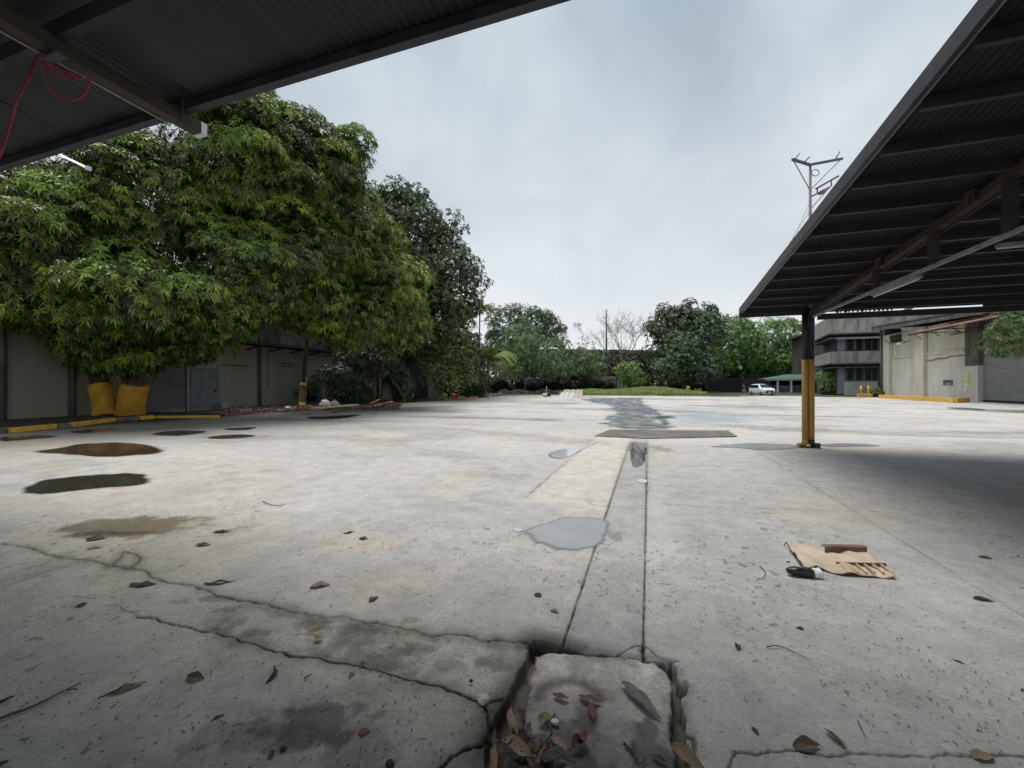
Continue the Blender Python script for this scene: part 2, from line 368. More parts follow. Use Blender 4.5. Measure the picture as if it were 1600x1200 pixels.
def mk_ground():
    # rows in depth (dense near the viewer), columns across
    rows = [0.02, 0.3, 0.5] + [FPX * CAM_H / q for q in range(1700, 640, -9)]
    y = 630.0
    while y > 5:
        rows.append(FPX * CAM_H / y); y -= 1.15 if y > 60 else 0.8
    rows += [300, 400, 600]
    d = np.array(rows)
    t = np.concatenate([np.linspace(-1.9, -1.36, 60, endpoint=False), np.linspace(-1.36, 1.36, 1150), np.linspace(1.36, 1.9, 61)[1:]])
    T, Dp = np.meshgrid(t, d)
    X = Dp * (FW.x + RT.x * T); Y = Dp * (FW.y + RT.y * T)
    Z = np.zeros_like(X)
    wob = 0.018 * (fbm(X * 9, Y * 9, 3, 3) - 0.5) * 2
    wob2 = 0.018 * (fbm(X * 9 + 40, Y * 9, 5, 3) - 0.5) * 2
    Xw, Yw = X + wob, Y + wob2
    # base tone of the worn concrete
    big = fbm(X * 0.16, Y * 0.16, 11, 4); mid = fbm(X * 0.9, Y * 0.9, 21, 4); fine = fbm(X * 7, Y * 7, 31, 3)
    a = 0.40 * (0.76 + 0.28 * big + 0.22 * mid + 0.12 * fine)
    yel = sstep(0.45, 0.7, fbm(X * 0.5 + 7, Y * 0.5, 41, 4))
    C = np.stack([a * (1.03 + 0.03 * yel), a * (0.985 + 0.01 * yel), a * (0.945 - 0.06 * yel)], -1)
    wet = np.zeros_like(X); rgh = np.zeros_like(X)
    def mul(mask, r, g=None, b=None):
        g = r if g is None else g; b = r if b is None else b
        for k, q in enumerate((r, g, b)): C[..., k] *= 1 - mask * (1 - q)
    # canopy shade painted into the concrete; right of the drain darker too
    canopy_shade = sstep(2.0, 4.2, X + 1.2 * (fbm(X * .8, Y * .8, 17, 4) - .5)) * sstep(13.2, 11.5, Y)
    mul(canopy_shade * (.55 + .9 * mid.clip(0, 1)), 0.74, 0.74, 0.76); mul(sstep(-.2, .6, X) * sstep(10, 6, Y) * (.5 + .8 * mid), .83, .85, .86)
    mul(sstep(-1.66, -1.60, Xw) * sstep(-0.45, -0.55, Xw) * sstep(5.3, 5.8, Yw) * sstep(14.3, 14.0, Y), 1.15, 1.12, 1.06)
    drain = sstep(-0.53, -0.5, X) * sstep(-0.01, -0.04, X) * sstep(2.4, 2.5, Y) * sstep(13, 12.5, Y)
    mul(drain, 0.85, 0.86, 0.87)
    # soot and mud stains
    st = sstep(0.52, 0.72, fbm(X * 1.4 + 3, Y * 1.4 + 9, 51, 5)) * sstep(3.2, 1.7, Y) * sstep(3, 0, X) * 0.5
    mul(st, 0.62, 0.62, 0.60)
    for (cx, cy, rx, ry, amt, tone) in [
        (160, 704, 112, 12, .6, (.55, .53, .48)), (132, 757, 118, 17, .6, (.6, .58, .54)), (885, 834, 85, 28, .5, (.75, .75, .75)), (280, 677, 60, 6, .6, (.6, .6, .57)), (362, 683, 60, 5, .6, (.6, .6, .57)), (500, 1130, 95, 50, 0.95, (0.42, 0.42, 0.40)), (400, 1150, 110, 50, 0.6, (0.5, 0.5, 0.48)), (560, 1160, 60, 60, 0.6, (0.5, 0.5, 0.48)),
        (590, 1075, 60, 25, 0.5, (0.6, 0.6, 0.58)), (215, 824, 150, 26, 1.0, (0.40, 0.36, 0.29)), (160, 836, 80, 15, 0.9, (0.5, 0.46, 0.38)),
        (555, 848, 70, 22, 0.8, (1.12, 1.05, 0.93)), (640, 985, 30, 12, 0.4, (0.95, 0.97, 0.7)), (260, 850, 260, 90, 0.3, (0.97, 0.98, 0.86)),
        (640, 968, 18, 7, 0.6, (0.5, 0.5, 0.52)), (500, 975, 22, 10, 0.8, (0.5, 0.5, 0.5)), (620, 1010, 25, 10, 0.6, (0.55, 0.55, 0.53)),
        (690, 1035, 35, 10, 0.6, (0.6, 0.6, 0.57)), (590, 1030, 55, 12, 0.6, (0.55, 0.55, 0.53)), (330, 935, 30, 9, 0.7, (0.5, 0.5, 0.48)), (285, 940, 22, 7, 0.7, (0.6, 0.6, 0.56)),
        (400, 985, 30, 8, 0.7, (0.55, 0.55, 0.52)), (350, 1110, 60, 25, 0.4, (0.7, 0.7, 0.66)), (1300, 905, 120, 25, 0.35, (0.8, 0.8, 0.8)), (1330, 740, 80, 12, 0.3, (0.85, 0.85, 0.85)),
        (960, 838, 12, 10, 0.8, (0.62, 0.62, 0.62)), (1390, 1080, 60, 25, 0.35, (0.8, 0.8, 0.8)), (970, 980, 14, 50, 0.25, (1.35, 1.35, 1.33)),
        (740, 738, 60, 10, 0.5, (0.75, 0.74, 0.7)), (800, 745, 40, 7, 0.5, (0.75, 0.74, 0.7)), (1030, 700, 15, 6, .6, (.6, .6, .6))]:
        gx, gy = G(cx, cy)[:2]; ra = (G(cx + rx, cy) - G(cx - rx, cy)).length / 2; rb = abs(G(cx, cy - ry * 0.9).y - G(cx, cy + ry * 0.9).y) / 2
        # ellipse along the view's horizontal
        u = (X - gx) * RT.x + (Y - gy) * RT.y; v = (X - gx) * FW.x + (Y - gy) * FW.y
        q = np.sqrt((u / ra) ** 2 + (v / rb) ** 2) + 1.5 * (fbm(X * 3 / max(ra, .3), Y * 3 / max(ra, .3), 61 + int(cx), 6) - 0.5) + .5 * (fbm(X * 16, Y * 16, 62, 4) - .5)
        mk = sstep(1.1, 0.6, q) * amt
        mul(mk, *tone)
    # damp dirty margin along the trees on the left
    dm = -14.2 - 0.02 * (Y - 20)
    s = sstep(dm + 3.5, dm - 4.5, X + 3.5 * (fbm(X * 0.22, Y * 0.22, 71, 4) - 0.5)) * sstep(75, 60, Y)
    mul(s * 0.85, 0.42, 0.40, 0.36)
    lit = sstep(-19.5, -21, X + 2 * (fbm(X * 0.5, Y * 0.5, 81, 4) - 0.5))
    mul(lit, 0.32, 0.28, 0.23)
    # smears spread by tyres and water, drawn out across the yard
    sm = sstep(0.56, 0.70, fbm(X * 0.14 + 3, Y * 0.55, 91, 5)) * sstep(10, 16, Y)
    mul(sm * 0.85, 0.55, 0.55, 0.53)
    lt = sstep(0.5, 0.66, fbm(X * 0.18 + 30, Y * 0.7, 95, 5)) * sstep(9, 18, Y)
    mul(lt * 0.6, 1.16, 1.16, 1.17)
    mul(sstep(5, 24, Y) * sstep(-19, -9, X), 1.12, 1.12, 1.14)  # far yard paler: worn concrete plus sunlit brightness put into the colour
    # dark gravel patch
    gp = GP([(905, 623), (1000, 621), (1012, 632), (1030, 642), (1042, 650), (1030, 656), (1045, 662), (1048, 671), (1000, 671), (955, 668), (944, 656), (962, 645), (950, 634)])
    sd = sdist(X, Y, gp, 3.0) + 1.6 * (fbm(X * 1.2, Y * 1.2, 101, 5) - 0.5)
    gr = sstep(-0.1, 0.25, sd)
    mul(gr, 0.40, 0.44, 0.48); mul(gr * sstep(.42, .6, fbm(X * 2.2, Y * 2.2, 107, 5)), .55, .58, .62); mul(gr * sstep(.62, .7, fbm(X * 1.5, Y * 1.5, 108, 4)), 1.7); rgh += gr
    gp2 = GP([(1048, 642), (1130, 640), (1180, 650), (1175, 662), (1060, 663)])
    g2 = sstep(-0.5, 1.0, sdist(X, Y, gp2, 3.0) + 2.4 * (fbm(X * 0.8, Y * 0.8, 105, 4) - 0.5))
    mul(g2, 0.72, 0.80, 0.84); wet = np.maximum(wet, g2 * 0.5)
    gp3 = GP([(1022, 651), (1050, 649), (1058, 653), (1040, 655), (1045, 663), (1036, 664), (1030, 656)])
    mul(sstep(-0.1, 0.1, sdist(X, Y, gp3, 3.0)), 0.35, 0.42, 0.36)
    # grassy end of the yard
    far = sstep(61, 64.5, Y + 4 * (fbm(X * 0.3, Y * 0.3, 111, 4) - 0.5)) * sstep(16, 12, X)
    far = np.maximum(far, sstep(69, 71, Y)* sstep(33, 30, X)); far = np.maximum(far, sstep(62, 66, Y) * sstep(20.5, 22.5, X))
    far = np.maximum(far, sstep(-24.0, -25, X) * (Y > 50))
    for k, q in enumerate((0.045, 0.062, 0.026)): C[..., k] = C[..., k] * (1 - far) + q * (0.6 + 0.9 * mid) * far
    # joints
    jag = 0.018 * (fbm(X * 26, Y * 26, 9, 3) - 0.5)
    def joint(pts, wd, dep, dark, k=1.0):
        D = polyline_dist(X + wob * k + jag * k, Y + wob2 * k - jag * k, pts) + 0.006 * (fbm(X * 30, Y * 30, 7, 2) - .4)
        wd = wd * .62; D = np.maximum(D, 0)
        dark = dark * (1 if k < .3 else np.clip(.25 + 1.3 * (fbm(X * 3.5, Y * 3.5, 12, 3) - .05), .3, 1)); ww = np.maximum(wd, 0.0009 * Dp * Dp ** 0.35)     # a joint keeps a readable stain either side
        g = np.exp(-(D / ww) ** 2)
        Z[...] -= dep * g
        mul(np.exp(-(D / (ww * 1.25)) ** 2) * dark * np.clip(wd / ww * 1.6, 0.2, 1), 0.10, 0.10, 0.09)
        mul(np.exp(-(D / (ww * 5)) ** 2) * 0.22 * dark, 0.6, 0.6, 0.57)
    for px, wd, dep, dk in CRACKS: joint(GP(px), wd, dep, dk)
    joint([(-0.5, 2.45), (-0.5, 12.0)], 0.0085, 0.03, 1.0, .15); joint([(-0.03, 2.45), (-0.03, 12.2)], 0.0085, 0.03, 1.0, .15)
    joint([(-1.66, 5.8), (-1.6, 9), (-1.55, 14.2)], 0.009, 0.015, 0.8, .4)
    joint([(2.46, -2), (2.46, 4), (2.5, 12.4)], 0.006, 0.01, 0.6, .3)
    for yy in (22, 30, 38, 47): joint([(-20, yy), (0, yy + .4), (22, yy)], 0.02, 0.01, 0.4)
    for xx in (-14, -9, -5, 8, 14): joint([(xx, 14), (xx + .2, 40), (xx, 60)], 0.02, 0.01, 0.35)
    # small chips and pock marks
    ch = sstep(0.84, 0.90, vnoise(X * 26, Y * 26, 121)) * sstep(0.5, 0.62, fbm(X * 0.8, Y * 0.8, 123, 3)) * sstep(11, 4, Dp)
    mul(ch, 0.55)
    ch2 = sstep(0.9, 0.94, vnoise(X * 45, Y * 45, 125)) * sstep(6, 3, Dp)
    mul(ch2, 0.5)
    # broken strip: lowered and lumpy
    sp = sdist(Xw, Yw, GP(STRIP), 0.5); ms = sstep(0.0, 0.06, sp)
    lump = fbm(X * 4.5, Y * 4.5, 131, 4)
    Z -= ms * (0.012 + 0.05 * (0.75 - lump).clip(0, 1))
    mul(ms * sstep(0.52, 0.34, lump) * .9, 0.5, 0.5, 0.48); mul(ms * sstep(.55, .7, fbm(X * 9, Y * 9, 135, 5)) * .6, .6); mul(ms * sstep(.5, .65, fbm(X * 5 + 9, Y * 5, 136, 4)), 1.12)
    Z += 0.004 * (fbm(X * 2, Y * 2, 133, 3) - 0.5) * sstep(20, 6, Dp)
    for path, wdt, am in ((CRACKS[2][0][5:24], .055, .75), (CRACKS[1][0], .05, .5), (CRACKS[0][0], .05, .4), (CRACKS[7][0], .07, .6), ([(700, 1200), (740, 1165), (765, 1120), (775, 1095)], .10, .8), ([(780, 1000), (830, 998), (900, 1008)], .05, .6)):
        D = polyline_dist(Xw, Yw, GP(path), .5) + .05 * (fbm(X * 7, Y * 7, 151, 4) - .5) * 2
        mul(np.exp(-(np.maximum(D, 0) / wdt) ** 2) * am, .45, .45, .43)
    # wandering tyre and drip stains
    ty = np.abs(vnoise(X * .22 + 5, Y * .10 + 2, 161) - .5); mul(sstep(.03, .0, ty) * sstep(2, 4, Dp) * .35 * fbm(X, Y, 163, 3), .6)
    sp2 = sstep(.60, .74, fbm(X * .45 + 20, Y * .6, 165, 5)) * sstep(1.5, 3, Dp); mul(sp2 * .6, .70, .70, .68)
    # open pit round the broken cover
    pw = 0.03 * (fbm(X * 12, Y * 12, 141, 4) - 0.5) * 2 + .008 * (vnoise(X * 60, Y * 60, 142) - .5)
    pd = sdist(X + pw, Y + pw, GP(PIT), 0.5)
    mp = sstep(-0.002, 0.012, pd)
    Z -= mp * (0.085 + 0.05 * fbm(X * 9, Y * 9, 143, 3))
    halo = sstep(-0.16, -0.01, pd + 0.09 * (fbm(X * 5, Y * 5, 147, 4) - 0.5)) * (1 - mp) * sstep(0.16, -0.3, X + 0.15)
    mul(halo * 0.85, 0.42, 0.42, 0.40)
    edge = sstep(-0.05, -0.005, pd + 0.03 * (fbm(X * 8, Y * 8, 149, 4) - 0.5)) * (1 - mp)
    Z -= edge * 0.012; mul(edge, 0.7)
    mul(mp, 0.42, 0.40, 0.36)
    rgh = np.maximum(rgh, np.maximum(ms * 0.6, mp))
    V = np.stack([X, Y, Z], -1).reshape(-1, 3); nr, nc = X.shape
    i = np.arange(nr - 1)[:, None] * nc + np.arange(nc - 1)[None, :]
    F = np.stack([i, i + 1, i + nc + 1, i + nc], -1).reshape(-1, 4)
    # the rest of the sheet: sides and behind
    n0 = len(V)
    def P(dep, s): p = FW * dep + RT * s; return (p.x, p.y, 0)
    ex = [P(0.02, -0.038), P(600, -1140), P(0.02, -1140), P(0.02, 0.038), P(600, 1140), P(0.02, 1140), P(-400, -1140), P(-400, 1140), P(-400, -0.038), P(-400, 0.038)]
    V = np.concatenate([V, np.array(ex)])
    C = np.concatenate([C.reshape(-1, 3), np.tile([0.33, 0.325, 0.31], (10, 1))])
    Q = np.array([[n0 + 6, n0 + 8, n0, n0 + 2], [n0 + 8, n0 + 9, n0 + 3, n0], [n0 + 9, n0 + 7, n0 + 5, n0 + 3]])
    # side triangles as quads with a middle vertex on the long edge
    V = np.concatenate([V, np.array([P(50, -95 - 1e-3), P(50, 95 + 1e-3)])]); C = np.concatenate([C, np.tile([0.33, 0.325, 0.31], (2, 1))])
    Q = np.concatenate([Q, np.array([[n0 + 2, n0, n0 + 10, n0 + 1], [n0 + 3, n0 + 5, n0 + 4, n0 + 11]])])
    F = np.concatenate([F, Q])
    wet = np.concatenate([wet.ravel(), np.zeros(12)]); rgh = np.concatenate([rgh.ravel(), np.zeros(12)])
    return V, F, C, wet, rgh
def ground_mat():
    m, t, b = newmat('yard_concrete')
    a = t.nodes.new('ShaderNodeVertexColor'); a.layer_name = 'Col'
    geo = t.nodes.new('ShaderNodeNewGeometry')
    prev = a.outputs[0]
    for sc, lo, hi, det in ((45, 0.86, 1.13, 4), (190, 0.82, 1.16, 2), (3.2, 0.87, 1.11, 7), (11, .9, 1.08, 5)):
        n = t.nodes.new('ShaderNodeTexNoise'); n.inputs['Scale'].default_value = sc; n.inputs['Detail'].default_value = det
        L(t, geo.outputs['Position'], n.inputs['Vector'])
        mr = t.nodes.new('ShaderNodeMapRange'); mr.inputs[1].default_value = 0.3; mr.inputs[2].default_value = 0.7; mr.inputs[3].default_value = lo; mr.inputs[4].default_value = hi
        L(t, n.outputs['Fac'], mr.inputs[0])
        v = t.nodes.new('ShaderNodeVectorMath'); v.operation = 'SCALE'
        L(t, prev, v.inputs[0]); L(t, mr.outputs[0], v.inputs['Scale']); prev = v.outputs[0]
    # dark aggregate specks
    vo = t.nodes.new('ShaderNodeTexVoronoi'); vo.inputs['Scale'].default_value = 26
    L(t, geo.outputs['Position'], vo.inputs['Vector'])
    mr = t.nodes.new('ShaderNodeMapRange'); mr.inputs[1].default_value = 0.05; mr.inputs[2].default_value = 0.10; mr.inputs[3].default_value = 0.78; mr.inputs[4].default_value = 1.0
    L(t, vo.outputs['Distance'], mr.inputs[0])
    v = t.nodes.new('ShaderNodeVectorMath'); v.operation = 'SCALE'; L(t, prev, v.inputs[0]); L(t, mr.outputs[0], v.inputs['Scale']); prev = v.outputs[0]
    L(t, prev, b.inputs['Base Color'])
    at = t.nodes.new('ShaderNodeAttribute'); at.attribute_name = 'wet'
    mr = t.nodes.new('ShaderNodeMapRange'); mr.inputs[3].default_value = 0.82; mr.inputs[4].default_value = 0.18
    L(t, at.outputs['Fac'], mr.inputs[0]); L(t, mr.outputs[0], b.inputs['Roughness'])
    b.inputs['Specular IOR Level'].default_value = 0.35
    ar = t.nodes.new('ShaderNodeAttribute'); ar.attribute_name = 'rgh'
    n = t.nodes.new('ShaderNodeTexNoise'); n.inputs['Scale'].default_value = 60; n.inputs['Detail'].default_value = 6; n.inputs['Roughness'].default_value = 0.65
    L(t, geo.outputs['Position'], n.inputs['Vector'])
    bp = t.nodes.new('ShaderNodeBump'); bp.inputs['Distance'].default_value = 0.012
    mr = t.nodes.new('ShaderNodeMapRange'); mr.inputs[3].default_value = 0.28; mr.inputs[4].default_value = 1.0
    L(t, ar.outputs['Fac'], mr.inputs[0]); L(t, mr.outputs[0], bp.inputs['Strength'])
    L(t, n.outputs['Fac'], bp.inputs['Height']); L(t, bp.outputs[0], b.inputs['Normal'])
    return m
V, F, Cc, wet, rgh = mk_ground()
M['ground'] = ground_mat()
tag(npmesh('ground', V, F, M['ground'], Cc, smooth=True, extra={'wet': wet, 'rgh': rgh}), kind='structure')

# ------------------------------------------------------------------ puddles: thin water sheets with drying rims
def water_mat(name, c, rough=0.03, clear=0.0):
    m, t, b = newmat(name)
    b.inputs['Roughness'].default_value = rough; b.inputs['IOR'].default_value = 1.33
    tcn = t.nodes.new('ShaderNodeNewGeometry')
    n = t.nodes.new('ShaderNodeTexNoise'); n.inputs['Scale'].default_value = 1.3; n.inputs['Detail'].default_value = 5
    L(t, tcn.outputs['Position'], n.inputs['Vector'])
    r = t.nodes.new('ShaderNodeValToRGB'); e = r.color_ramp.elements
    e[0].position = 0.35; e[1].position = 0.65; e[0].color = (*[q * 0.85 for q in c], 1); e[1].color = (*[q * 1.1 for q in c], 1)
    a = t.nodes.new('ShaderNodeAttribute'); a.attribute_name = 'alpha'
    mr = t.nodes.new('ShaderNodeMapRange'); mr.inputs[1].default_value = .7; mr.inputs[2].default_value = .99; mr.inputs[3].default_value = .42; mr.inputs[4].default_value = 1
    L(t, a.outputs['Fac'], mr.inputs[0]); sv = t.nodes.new('ShaderNodeVectorMath'); sv.operation = 'SCALE'
    L(t, n.outputs['Fac'], r.inputs[0]); L(t, r.outputs[0], sv.inputs[0]); L(t, mr.outputs[0], sv.inputs['Scale']); L(t, sv.outputs[0], b.inputs['Base Color'])
    L(t, a.outputs['Fac'], b.inputs['Alpha'])
    return m
M['water_dark'] = water_mat('water_dark', (0.045, 0.042, 0.034))
M['water_brown'] = water_mat('water_brown', (0.07, 0.046, 0.028), 0.05)
M['water_painted_sky'] = water_mat('water_painted_sky', (0.43, 0.445, 0.465), 0.06)  # pale base colour stands in for the sky mirrored in the water
M['damp'] = water_mat('damp', (0.12, 0.11, 0.09), 0.3)
def puddle(px, mat, z=0.006, seed=0, amax=1.0):
    rng = np.random.default_rng(seed)
    P = [Vector(G(a, b)) for a, b in px]; c = sum(P, Vector()) / len(P); n = len(P)
    ring = []
    K = 10
    for i in range(n):                # catmull-rom outline with ragged detail
        p0, p1, p2, p3 = P[i - 1], P[i], P[(i + 1) % n], P[(i + 2) % n]
        for k in range(K):
            t = k / K
            q = 0.5 * ((2 * p1) + (p2 - p0) * t + (2 * p0 - 5 * p1 + 4 * p2 - p3) * t * t + (3 * p1 - p0 - 3 * p2 + p3) * t ** 3)
            ring.append(q)
    size = max((p - c).length for p in P)
    m = len(ring)
    nz = fbm(np.array([q.x for q in ring]) * 5 / size, np.array([q.y for q in ring]) * 5 / size, seed, 6) - 0.5
    vs = []; al = []
    S = [1.10, 1.03, 1.0, 0.965, 0.9, 0.7, 0.4, 0.1]; A = [0, 0.35, 0.6, 0.9, 1, 1, 1, 1]
    for s_, a_ in zip(S, A):
        for k, q in enumerate(ring):
            f = s_ * (1 + 0.26 * nz[k] * min(1, s_ * 1.0))
            p = c + (q - c) * f; vs.append((p.x, p.y, z)); al.append(a_ * amax)
    vs = np.array(vs); fs = []
    for j in range(len(S) - 1):
        for k in range(m): fs.append((j * m + k, j * m + (k + 1) % m, (j + 1) * m + (k + 1) % m, (j + 1) * m + k))
    vs = np.concatenate([vs, [[c.x, c.y, z]]]); al.append(amax)
    last = (len(S) - 1) * m
    for k in range(0, m - 1, 2): fs.append((last + k, last + k + 1, last + (k + 2) % m, len(vs) - 1))
    o = npmesh('puddle', vs, np.array(fs), mat, extra={'alpha': np.array(al)})
    tag(o, kind='structure')
puddle([(822, 832), (845, 821), (870, 812), (900, 809), (942, 812), (948, 828), (940, 848), (925, 857), (880, 857), (845, 848)], M['water_painted_sky'], seed=1, amax=.85)
puddle([(800, 828), (808, 825), (818, 828), (810, 832)], M['water_painted_sky'], seed=2)
puddle([(66, 706), (110, 697), (150, 693), (200, 693), (235, 698), (252, 706), (215, 711), (160, 713), (110, 709)], M['water_brown'], seed=3)
puddle([(38, 766), (60, 754), (100, 747), (160, 742), (210, 740), (227, 748), (215, 757), (150, 763), (90, 770), (48, 771)], M['water_dark'], seed=4)
puddle([(240, 678), (265, 674), (300, 673), (320, 675), (290, 680), (258, 681)], M['water_dark'], seed=5)
puddle([(325, 684), (350, 680), (380, 679), (398, 681), (370, 685), (340, 686)], M['water_dark'], seed=6)
puddle([(857, 712), (870, 704), (900, 699), (932, 692), (908, 703), (892, 712), (873, 717)], M['water_painted_sky'], seed=7)
puddle([(985, 694), (1000, 692), (1010, 694), (1009, 712), (1006, 724), (994, 729), (987, 722)], M['water_dark'], seed=8, amax=0.8)
puddle([(1115, 698), (1150, 694), (1185, 693), (1230, 695), (1250, 699), (1195, 703), (1150, 700)], M['water_painted_sky'], seed=9)
puddle([(1282, 695), (1310, 693), (1350, 694), (1375, 697), (1330, 698), (1295, 698)], M['water_painted_sky'], seed=10)
puddle([(995, 751), (1003, 749), (1011, 751), (1009, 755), (1000, 754)], M['water_painted_sky'], seed=11)
puddle([(0, 684), (30, 680), (60, 680), (90, 682), (50, 686), (10, 689)], M['water_dark'], seed=12)
puddle([(110, 674), (140, 671), (180, 670), (150, 675), (125, 677)], M['water_dark'], seed=13)
puddle([(350, 670), (380, 668), (400, 668), (385, 672), (360, 672)], M['water_dark'], seed=14)
0 and puddle([(115, 846), (140, 830), (190, 815), (250, 806), (310, 806), (280, 818), (230, 832), (170, 843)], M['damp'], seed=15, amax=0.55)
puddle([(480, 652), (520, 650), (560, 648), (540, 653), (500, 655)], M['water_dark'], seed=16)
0 and puddle([(840, 632), (880, 630), (935, 631), (920, 634), (870, 634)], M['water_dark'], seed=17, amax=0.7)
puddle([(1478, 637), (1510, 637), (1540, 640), (1530, 641), (1500, 640)], M['water_dark'], seed=18, amax=0.8)

# ------------------------------------------------------------------ the broken cover slab in the pit
def slab():
    px = [(838, 1022), (865, 1019), (900, 1021), (940, 1024), (980, 1026), (1020, 1032), (1040, 1048), (1050, 1062), (1049, 1085), (1052, 1110), (1044, 1128), (1050, 1150), (1055, 1175), (1056, 1220), (1060, 1300), (785, 1300), (808, 1190), (818, 1120), (824, 1075), (832, 1045)]
    poly = GP(px)
    xs = [p[0] for p in poly]; ys = [p[1] for p in poly]
    X, Y = np.meshgrid(np.arange(min(xs) - .02, max(xs) + .02, 0.006), np.arange(min(ys) - .02, max(ys) + .02, 0.006))
    jx = 0.02 * (fbm(X * 16, Y * 16, 9, 3) - .5); jy = 0.02 * (fbm(X * 16 + 9, Y * 16, 10, 3) - .5)
    sd = sdist(X + jx, Y + jy, poly, 0.4)
    cx, cy = G(890, 1090)[:2]
    u = (X - cx) * RT.x + (Y - cy) * RT.y; v = (X - cx) * FW.x + (Y - cy) * FW.y
    Z = -0.004 + 0.016 * (fbm(X * 6, Y * 6, 12, 4) - 0.5) + 0.008 * (fbm(X * 22, Y * 22, 13, 3) - 0.5)
    arc = np.exp(-((np.hypot((u) / 0.16, v / 0.13) - 1) / 0.28) ** 2) * sstep(-0.05, 0.02, v)
    Z -= 0.010 * arc
    Z += 0.007 * (fbm(X * 45, Y * 45, 18, 3) - .5) - .022 * sstep(.62, .75, fbm(X * 14, Y * 14, 19, 4)) * sstep(.05, .0, sd)
    Z -= 0.005 * sstep(0.012, 0.0, sd) + 0.2 * sstep(0.001, -0.006, sd)
    mid = fbm(X * 5, Y * 5, 14, 4)
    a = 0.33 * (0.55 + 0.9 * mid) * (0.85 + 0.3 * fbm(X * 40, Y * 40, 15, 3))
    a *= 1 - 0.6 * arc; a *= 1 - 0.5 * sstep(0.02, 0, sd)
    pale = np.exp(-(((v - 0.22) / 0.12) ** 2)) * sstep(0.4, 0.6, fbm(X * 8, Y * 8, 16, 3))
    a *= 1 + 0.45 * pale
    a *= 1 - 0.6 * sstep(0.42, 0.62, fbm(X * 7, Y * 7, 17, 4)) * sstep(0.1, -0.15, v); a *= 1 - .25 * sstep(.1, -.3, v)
    C = np.stack([a * 1.05, a * 0.985, a * 0.92], -1)
    keep = sd > -0.008
    nr, nc = X.shape
    idx = -np.ones(X.shape, int); idx[keep] = np.arange(keep.sum())
    V = np.stack([X[keep], Y[keep], Z[keep]], -1)
    k = keep[:-1, :-1] & keep[1:, :-1] & keep[:-1, 1:] & keep[1:, 1:]
    F = np.stack([idx[:-1, :-1][k], idx[:-1, 1:][k], idx[1:, 1:][k], idx[1:, :-1][k]], -1)
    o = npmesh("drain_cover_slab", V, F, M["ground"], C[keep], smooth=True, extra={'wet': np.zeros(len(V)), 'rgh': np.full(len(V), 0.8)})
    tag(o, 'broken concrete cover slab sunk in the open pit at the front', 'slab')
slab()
# shelf of older slab laid across the far end of the drain
mb = MB()
pa, pb, pc, pd_ = G(930, 682), G(952, 672.5), G(1138, 674), G(1152, 683)
pe = G(1010, 686)
mb.prism([pa[:2], pe[:2], pd_[:2], pc[:2], pb[:2]], -0.05, 0.032)
o = mb.build('steel_cover_plate', texmat('plate_rust', (0.08, 0.078, 0.072), (0.20, 0.17, 0.14), scale=1.2, rough=0.75, bump=0.3, width=0.4), bevel=0.01)
tag(o, 'long brownish steel plate laid across the far end of the drain strip', 'cover plate')

# ------------------------------------------------------------------ canopies
def corr_sheet(name, x0, x1, y0, y1, zf, mat, parent, pitch=0.076, amp=0.010, rows=5, seed=0):
    n = int((x1 - x0) / (pitch / 6)); xs = np.linspace(x0, x1, n + 1); ys = np.linspace(y0, y1, rows)
    X, Y = np.meshgrid(xs, ys); Z = zf(Y) + amp * np.sin(X * 2 * PI / pitch)
    # every sheet laps the next one by a few millimetres
    sh = np.floor((X - x0) / 0.76); Z += 0.004 * np.sin(sh * 2.1 + seed) + ((X - x0) / 0.76 - sh) * 0.006
    if rows > 2: Z[0] += 0.006 * np.sin(X[0] * 3.1)
    V = np.stack([X, Y, Z], -1).reshape(-1, 3)
    i = np.arange(rows - 1)[:, None] * (n + 1) + np.arange(n)[None, :]
    F = np.stack([i, i + n + 1, i + n + 2, i + 1], -1).reshape(-1, 4)
    return npmesh(name, V, F, mat, parent=parent, smooth=True)
SLP = 0.093
# right canopy
RC = empty('canopy', (3.9, 12.2, 0), 'dark open-sided canopy with corrugated roof, carried by the black and yellow column', 'canopy')
zr = lambda Y: 3.62 + SLP * (12.5 - Y)
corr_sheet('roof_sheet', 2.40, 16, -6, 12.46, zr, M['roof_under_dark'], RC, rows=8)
k = 0
yy = 12.4
while yy > 2.0:
    z = 3.49 + SLP * (12.5 - yy)
    m = MB()
    m.box(2.44, yy - 0.004, z, 16, yy + 0.004, z + 0.11); m.box(2.44, yy + 0.004, z, 16, yy + 0.05, z + 0.006); m.box(2.44, yy + 0.004, z + 0.104, 16, yy + 0.05, z + 0.11)
    m.build('purlin', M['purlin'], RC)
    yy -= 0.684
# rake board with a pale metal edge, eave fascia, gutter beam
m = MB(); m.bar((2.36, 12.52, 3.60), (2.36, -6, 3.60 + SLP * 18.52), 0.05, 0.17); m.build('rake_board', M['column_black'], RC)
m = MB(); m.bar((2.405, 12.5, 3.545), (2.405, -6, 3.545 + SLP * 18.5), 0.022, 0.022); m.build('edge_trim', M['light_steel'], RC)
m = MB(); m.box(2.34, 12.5, 3.43, 4.05, 12.55, 3.66); m.box(4.05, 12.5, 3.475, 16, 12.548, 3.658); m.build('eave_board', M['column_black'], RC)
m = MB(); m.box(4.06, 12.2, 3.25, 16, 12.30, 3.39)
for i in range(14): m.box(4.45 + i * .085, 12.25, 3.405, 4.46 + i * .085 + random.Random(i).uniform(0, .05), 12.28, 3.405 + random.Random(i + 50).uniform(.02, .07))
m.box(7.25, 12.25, 3.405, 16, 12.28, 3.475); m.box(4.06, 12.25, 3.405, 4.18, 12.28, 3.475)
m.build('gutter_beam', M['dark_steel'], RC)
TX = 3.93
